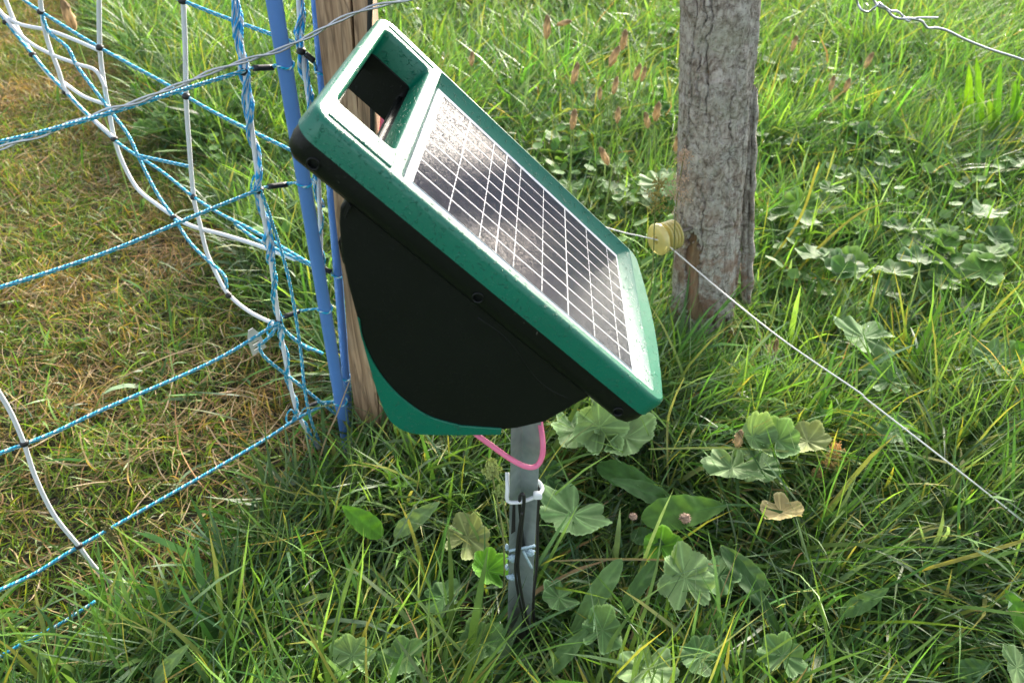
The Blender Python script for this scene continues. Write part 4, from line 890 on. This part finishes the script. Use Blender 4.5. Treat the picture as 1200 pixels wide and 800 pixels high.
# dead leaf at the stake foot
p = onz(560, 722, .03); t_ = thing('dead_leaf', (p[0], p[1], .0), 'withered dark brown leaf at the foot of the stake', 'dead leaf'); lf = leafobj('leaf_blade', lobed(.035, 5, .15, .4, .3, .15, 77, tint=(.075, .055, .042)), t_); orient(lf, (0, 0, .03), 1.2, .3)
p = onz(655, 540, .05); t_ = thing('dead_leaf', (p[0], p[1], .0), 'blotched orange brown leaf in shade right of the pink cable', 'dead leaf'); lf = leafobj('leaf_blade', lobed(.035, 5, .12, .4, .15, .12, 78, tint=(.16, .13, .03)), t_); orient(lf, (0, 0, .05), 1.2, .3)
CLEAR += [(p[0], p[1] - .03, .05, .5), (sb[0], YS - .03, .07, .12), (sb[0], YS - .09, .07, .15), (sb[0] + .01, YS - .17, .09, .2), (sb[0] + .01, YS - .25, .07, .5), (sb[0] - .05, YS, .05, .45)]
for q in ((408, 527), (410, 500), (441, 522)): g_ = onz(*q); CLEAR.append((g_[0], g_[1] - .05, .045, .35))
g_ = onz(828, 412); CLEAR += [(g_[0], g_[1] - .06, .11, .33)]

# ------------------------------------------------------------------ single stems that stand out
def stem(pts, wd, tint, label, name='tall_grass'):
    P3 = [onz(x, y, z) for x, y, z in pts]; P3 = smoothpath(P3, 8); n = len(P3); P_, T_, N_, B_ = frames(P3); V_ = []
    for i in range(n):
        t = i / (n - 1); w_ = wd * (math.sin(math.pi * min(1, .12 + t * .86)) ** .5) * .5; sd_ = np.cross(T_[i], [0, -.5, 1.]); sd_ /= np.linalg.norm(sd_) + 1e-9; up_ = np.cross(sd_, T_[i])
        V_ += [P_[i] - sd_ * w_ + up_ * w_ * .35, P_[i], P_[i] + sd_ * w_ + up_ * w_ * .35]
    V_ = np.array(V_); F_ = [f_ for i in range(n - 1) for f_ in ((i * 3, i * 3 + 1, i * 3 + 4, i * 3 + 3), (i * 3 + 1, i * 3 + 2, i * 3 + 5, i * 3 + 4))]
    o_ = meshobj(name, V_ - P3[0], F_, GRASS, None, True); o_.location = tuple(P3[0]); tinted(o_.data, np.tile(tint, (len(V_), 1))); tag(o_, label, 'grass stem')
for a_ in (([(1215, 628, .13), (1160, 645, .13), (1100, 662, .12), (1065, 672, .09)], .0055, (.36, .33, .06), 'long yellowing grass blade pointing in from the right edge'),
           ([(760, 526, .15), (850, 525, .15), (935, 530, .14), (990, 540, .12)], .0035, (.24, .30, .09), 'pale horizontal grass stem crossing below the energiser corner'),
           ([(783, 570, .05), (782, 500, .13), (790, 468, .18), (802, 442, .22)], .004, (.26, .28, .10), 'tall pale stem rising just right of the energiser corner'),
           ([(702, 660, .03), (680, 600, .08), (660, 550, .13), (645, 520, .15)], .003, (.11, .22, .05), 'thin green stalk rising toward the pink cable'),
           ([(648, 657, .12), (720, 655, .12), (800, 657, .12), (860, 665, .1)], .003, (.26, .22, .10), 'long thin straw lying level across the grass right of the stake'),
           ([(575, 800, .08), (520, 740, .13), (480, 690, .13), (462, 672, .12)], .0042, (.15, .24, .07), 'long pale stem leaning in the lower left grass'),
           ([(505, 578, .02), (385, 735, .12)], .001, (.4, .3, .2), 'skip')):
    if a_[3] != 'skip': stem(*a_)
for pts, lab in (([(243, 497, .03), (258, 520, .05), (290, 547, .04), (330, 555, .02)], 'curled straw in front of the blue rod on the brown turf'), ([(160, 578, .02), (150, 560, .07), (152, 532, .09)], 'slender bent straw rising from the brown turf between two strands'),
                 ([(365, 735, .09), (390, 746, .09), (420, 758, .09)], 'short pinkish straw above the pair of lobed leaves at the bottom'), ([(120, 478, .02), (128, 452, .05), (190, 420, .06), (250, 400, .04)], 'long thin straw arching over the brown turf'),
                 ([(366, 572, .01), (380, 520, .09), (395, 485, .14), (412, 440, .18)], 'pale straw leaning up in front of the foot of the blue rod')):
    stem(pts, .0028, (.42, .31, .19), lab, 'straw')
for (a, b) in (((853, 700, .02), (905, 255, .30)), ((915, 430, .02), (950, 245, .22)), ((905, 440, .02), (925, 250, .24))): pass
for pts, lab in (([(885, 330, .03), (935, 260, .14), (955, 205, .22), (960, 190, .25)], 'tall yellow tipped blade leaning right beside the trunk'), ([(915, 345, .03), (950, 300, .10), (1000, 255, .16), (1035, 238, .18)], 'lower yellow tipped blade leaning right beside the trunk')):
    stem(pts, .006, (.30, .30, .05), lab)

# ------------------------------------------------------------------ grass
def blades(name, x, y, az, L, w_, th0, curl, tint, tiptint, label, cat, seg=4, mat=GRASS, zfl=0., twist=.6):
    n = len(x); s = np.linspace(0, 1, seg + 1); z0 = gz(x, y) - .004
    T = th0[:, None] + curl[:, None] * s[None] ** 1.3                          # lean from vertical
    ds = (L / seg)[:, None]; Tm = (T[:, 1:] + T[:, :-1]) / 2
    H = np.concatenate([np.zeros((n, 1)), np.cumsum(np.sin(Tm) * ds, 1)], 1); Zz = np.concatenate([np.zeros((n, 1)), np.cumsum(np.cos(Tm) * ds, 1)], 1)
    Zz = np.maximum(Zz, .006 * s[None] + zfl); az2 = az[:, None] + (rng.normal(0, .35, n)[:, None]) * s[None]
    PX = x[:, None] + H * np.cos(az2); PY = y[:, None] + H * np.sin(az2); PZ = z0[:, None] + Zz
    tw = rng.normal(0, twist, n)[:, None] + s[None] * rng.normal(0, .8, n)[:, None]
    prof = np.sqrt(np.clip(1 - s ** 2.2, 0, 1)) * (.55 + .45 * np.clip(s * 4, 0, 1)); W2 = w_[:, None] * prof[None] * .5
    sx = -np.sin(az2) * np.cos(tw); sy = np.cos(az2) * np.cos(tw); sz = np.sin(tw)
    A = np.stack([PX - sx * W2, PY - sy * W2, PZ - sz * W2], -1); B = np.stack([PX + sx * W2, PY + sy * W2, PZ + sz * W2], -1)
    Vb = np.empty((n, 2 * seg + 1, 3), np.float32); Vb[:, 0:2 * seg:2] = A[:, :seg]; Vb[:, 1:2 * seg:2] = B[:, :seg]; Vb[:, 2 * seg] = (A[:, seg] + B[:, seg]) / 2
    nv = 2 * seg + 1; lf = []; ls = []
    quads = np.array([[2 * i, 2 * i + 1, 2 * i + 3, 2 * i + 2] for i in range(seg - 1)]); tri = np.array([2 * seg - 2, 2 * seg - 1, 2 * seg])
    per = np.concatenate([quads.ravel(), tri]); loops = (per[None] + (np.arange(n) * nv)[:, None]).ravel().astype(np.int32)
    cnt = np.array([4] * (seg - 1) + [3]); starts0 = np.concatenate([[0], np.cumsum(cnt)[:-1]]); starts = (starts0[None] + (np.arange(n) * len(per))[:, None]).ravel().astype(np.int32)
    me = bpy.data.meshes.new(name); me.vertices.add(n * nv); me.vertices.foreach_set('co', Vb.ravel()); me.loops.add(len(loops)); me.loops.foreach_set('vertex_index', loops)
    me.polygons.add(len(starts)); me.polygons.foreach_set('loop_start', starts); me.polygons.foreach_set('loop_total', np.tile(cnt, n).astype(np.int32)); me.update(calc_edges=True)
    me.polygons.foreach_set('use_smooth', np.ones(len(starts), bool)); me.materials.append(mat)
    sv = np.repeat(s, 2)[:nv]; k = (sv ** 2)[None, :, None]; C_ = tint[:, None, :] * (1 - k) + tiptint[:, None, :] * k
    # pale sheath at the very base
    C_ = C_ * 1.0; tinted(me, C_.reshape(-1, 3)); o_ = link(bpy.data.objects.new(name, me)); tag(o_, label, cat); o_['kind'] = 'stuff'; return o_
def scatter(n, y0, y1, marg=.35, pw=1.):
    y = y0 + (y1 - y0) * rng.random(n * 3) ** pw; hwd = .72 * (.788 * y + .616) + marg; wmax = .72 * (.788 * y1 + .616) + marg
    x = rng.uniform(-wmax, wmax, n * 3); k = np.abs(x) < hwd; return x[k][:n], y[k][:n]
def clearf(x, y):
    f_ = np.ones(len(x))
    for cx_, cy_, r_, k in CLEAR:
        d_ = np.hypot(x - cx_, y - cy_); f_ = np.where(d_ < r_, np.minimum(f_, k + (1 - k) * np.clip(d_ / r_, 0, 1) ** 3), f_)
    return f_
pal = np.array([(.045, .125, .026), (.062, .150, .030), (.092, .19, .034), (.055, .120, .055), (.125, .225, .050), (.12, .19, .105)])
dead = np.array([(.42, .32, .16), (.32, .24, .11), (.50, .39, .25), (.26, .17, .085), (.38, .22, .11)])
def lush(name, n, y0, y1, Lr, Wr, per, label, flop, seg=4, ybias=1., bright=1., dry_skip=True, pw=1., deadf=.05):
    nc = n // per; cx_, cy_ = scatter(nc, y0, y1, pw=pw); nc = len(cx_)
    caz = rng.uniform(0, 2 * math.pi, nc); cL = rng.uniform(.65, 1.25, nc) * (.75 + .6 * vnoise(cx_, cy_, 3.1, 11)); cc = pal[rng.integers(0, len(pal), nc)] * (.75 + .55 * vnoise(cx_, cy_, 4, 12))[:, None]
    cth = rng.uniform(.15, 1.0, nc); cw = rng.uniform(.55, 1.5, nc)
    i = np.repeat(np.arange(nc), per); m = len(i); ra = rng.uniform(0, 2 * math.pi, m); rr_ = np.abs(rng.normal(0, .022, m)) * (1 + y0 * .25)
    x = cx_[i] + rr_ * np.cos(ra); y = cy_[i] + rr_ * np.sin(ra)
    az = np.where(rng.random(m) < .55, caz[i] + rng.normal(0, .5, m), ra); az = az + 0 * x
    fl = flop[0]; tox, toy = math.cos(flop[1]), math.sin(flop[1]); ax_ = np.cos(az) + fl * tox; ay_ = np.sin(az) + fl * toy; az = np.arctan2(ay_, ax_)
    L = rng.uniform(*Lr, m) * cL[i]; cf = clearf(x, y); L *= cf
    L *= 1 - .45 * dryness(x, y)
    d = dryness(x, y) if dry_skip else np.zeros(m); keep = (rng.random(m) > np.clip(d * 1.15, 0, 1) * (1 - .05 * (vnoise(x, y, 5.5, 70) > .62))) & ~((cf < .5) & (rng.random(m) < .35))
    th0 = np.clip(cth[i] * .75 + rng.normal(.22, .25, m), 0, 1.45); curl = rng.uniform(.05, 1.7, m) * rng.uniform(.3, 1.1, m)
    w_ = rng.uniform(*Wr, m) * cw[i] * np.where(rng.random(m) < .07, 1.8, 1); t = cc[i] * rng.uniform(.55, 1.55, (m, 1)) * bright
    dm = rng.random(m) < deadf; t = np.where(dm[:, None], dead[rng.integers(0, len(dead), m)], t); tip = t * rng.uniform(.9, 1.5, (m, 1)); ye = rng.random(m) < .12; tip = np.where(ye[:, None], np.array([.34, .32, .07])[None], tip)
    th0 = np.where(dm, th0 + .5, th0); w_ = np.where(dm, w_ * .6, w_)
    k = keep; return blades(name, x[k], y[k], az[k], L[k], w_[k], th0[k], curl[k], t[k], tip[k], label, 'grass', seg)
lush('grass', 62000, .22, 1.15, (.09, .22), (.0026, .0064), 9, 'lush dewy green grass in the shaded foreground around the stake', (.55, -.5), 5, deadf=.07)
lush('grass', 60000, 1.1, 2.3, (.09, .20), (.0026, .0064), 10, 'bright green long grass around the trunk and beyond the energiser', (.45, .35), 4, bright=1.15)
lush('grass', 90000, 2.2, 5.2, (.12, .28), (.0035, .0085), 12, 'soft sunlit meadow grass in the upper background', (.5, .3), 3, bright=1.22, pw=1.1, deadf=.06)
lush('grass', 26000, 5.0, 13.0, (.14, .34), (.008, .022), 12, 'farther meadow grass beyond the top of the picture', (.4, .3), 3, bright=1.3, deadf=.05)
# meadow either side of the view and behind the camera
_sc = scatter
def scatter(n, y0, y1, marg=.35, pw=1.):
    y = rng.uniform(y0, y1, n * 2); x = rng.uniform(-7, 7, n * 2); k = (np.abs(x) > .72 * (.788 * np.maximum(y, 0) + .616) + .3) | (y < .2); return x[k][:n], y[k][:n]
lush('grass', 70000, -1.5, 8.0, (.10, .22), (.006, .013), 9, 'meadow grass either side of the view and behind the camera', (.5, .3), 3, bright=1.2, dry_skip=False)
scatter = _sc
# fine matted green underlayer, its tint darkened to paint shade below the blades
x, y = scatter(70000, .2, 3.2, .3); m = len(x); t = pal[rng.integers(0, 6, m)] * rng.uniform(.35, .85, (m, 1)); d = dryness(x, y); moss = np.array([(.10, .12, .025), (.14, .13, .035), (.075, .10, .02), (.17, .12, .045)])[rng.integers(0, 4, m)]
t = np.where((rng.random(m) < d)[:, None], moss * rng.uniform(.6, 1.25, (m, 1)), t)
blades('turf', x, y, rng.uniform(0, 6.28, m), rng.uniform(.018, .055, m) * clearf(x, y), rng.uniform(.0016, .0034, m), rng.uniform(.2, 1.3, m), rng.uniform(-.3, 1.3, m), t, t * 1.2, 'fine low undergrowth between the taller grass blades', 'grass', 3)
# cropped brownish turf
x, y = scatter(300000, .35, 5.4, .3, 1.0); k = (rng.random(len(x)) < dryness(x, y) * 1.2) & (x < .2); x, y = x[k], y[k]; m = len(x)
mixn = vnoise(x, y, 5, 14) * .6 + vnoise(x, y, 13, 15) * .4; g2 = np.array([(.10, .21, .02), (.15, .25, .025), (.08, .15, .018), (.22, .26, .035)])[rng.integers(0, 4, m)]; b2 = np.array([(.28, .20, .055), (.20, .145, .04), (.40, .28, .12), (.18, .15, .035), (.40, .25, .13)])[rng.integers(0, 5, m)]
isb = rng.random(m) < np.clip((mixn - .41) * 3.2, .12, .8); t = np.where(isb[:, None], b2, g2) * rng.uniform(.7, 1.25, (m, 1))
blades('turf', x, y, rng.uniform(0, 6.28, m), rng.uniform(.022, .075, m) * (.7 + .7 * vnoise(x, y, 8, 16)), rng.uniform(.0016, .0036, m), rng.uniform(.2, 1.5, m), rng.uniform(-.2, 1.6, m), t, t * 1.3, 'cropped mossy turf turning brown behind the netting', 'grass', 4)
# dead thatch lying over it
x, y = scatter(48000, .35, 5.0, .3); k = (rng.random(len(x)) < dryness(x, y) * (.25 + 1.4 * np.clip(vnoise(x, y, 4.5, 17) - .35, 0, 1)) + .045); x, y = x[k], y[k]; m = len(x)
t = dead[rng.integers(0, 5, m)] * rng.uniform(.7, 1.2, (m, 1))
blades('thatch', x, y, rng.uniform(0, 6.28, m), rng.uniform(.04, .15, m), rng.uniform(.0010, .0030, m), rng.uniform(.9, 1.5, m), rng.uniform(-.3, .8, m), t, t * 1.2, 'dead straw coloured grass litter lying over the turf', 'dead grass', 5, DRY, .02)
# low clover-like ground cover in the background
x, y = scatter(11000, 1.4, 5.0, .2); k = (vnoise(x, y, 3.3, 20) > .48) & (dryness(x, y) < .3); x, y = x[k], y[k]; m = len(x)
V_ = []; a8 = np.linspace(0, 2 * math.pi, 7)[:-1]; R_ = rng.uniform(.008, .020, m); zc = gz(x, y) + rng.uniform(.05, .13, m); nx_ = rng.normal(0, .35, m); ny_ = rng.normal(-.1, .35, m)
for a in a8:
    V_.append(np.stack([x + R_ * math.cos(a), y + R_ * math.sin(a), zc - nx_ * R_ * math.cos(a) - ny_ * R_ * math.sin(a)], -1))
V_.append(np.stack([x, y, zc - R_ * .25], -1)); V_ = np.stack(V_, 1).reshape(-1, 3)
F_ = [(b + i, b + (i + 1) % 6, b + 6) for b in range(0, m * 7, 7) for i in range(6)]
o_ = meshobj('ground_cover', V_, F_, LEAF, None, True); tinted(o_.data, np.repeat(np.array([(.09, .21, .05), (.12, .25, .06), (.15, .27, .08)])[rng.integers(0, 3, m)], 7, 0)); tag(o_, 'small round leaved ground cover spread through the sunlit meadow', 'ground cover'); o_['kind'] = 'stuff'
# dew
M = Mat('dew_water'); M.set(Base_Color=(.95, .98, 1, 1), Roughness=.02, IOR=1.33, Transmission_Weight=1.0); DEW = M.m
src = bpy.data.objects['grass'].data, bpy.data.objects['grass.001'].data, bpy.data.objects['grass.002'].data
V_ = []; F_ = []; t0 = [(1, 0, 0), (-1, 0, 0), (0, 1, 0), (0, -1, 0), (0, 0, 1), (0, 0, -1)]
bm = bmesh.new(); bmesh.ops.create_icosphere(bm, subdivisions=1, radius=1); sv = np.array([v.co[:] for v in bm.verts]); sf = np.array([[v.index for v in f_.verts] for f_ in bm.faces]); bm.free()
for me, n, rad in zip(src, (4200, 4200, 3800), (.0009, .0013, .0022)):
    c = np.empty(len(me.vertices) * 3, np.float32); me.vertices.foreach_get('co', c); c = c.reshape(-1, 3); i = rng.integers(0, len(c), n); c = c[i]; c = c[c[:, 2] > .03]
    r_ = rng.uniform(.5, 1.15, len(c)) * rad; V_.append((c[:, None] + sv[None] * r_[:, None, None]).reshape(-1, 3)); 
V_ = np.concatenate(V_); nb = len(V_) // len(sv); F_ = (sf[None] + (np.arange(nb) * len(sv))[:, None, None]).reshape(-1, 3)
o_ = meshobj('dew', V_, F_.tolist(), DEW, None, True); tag(o_, 'small glistening dewdrops on the grass blades', 'dew'); o_['kind'] = 'stuff'
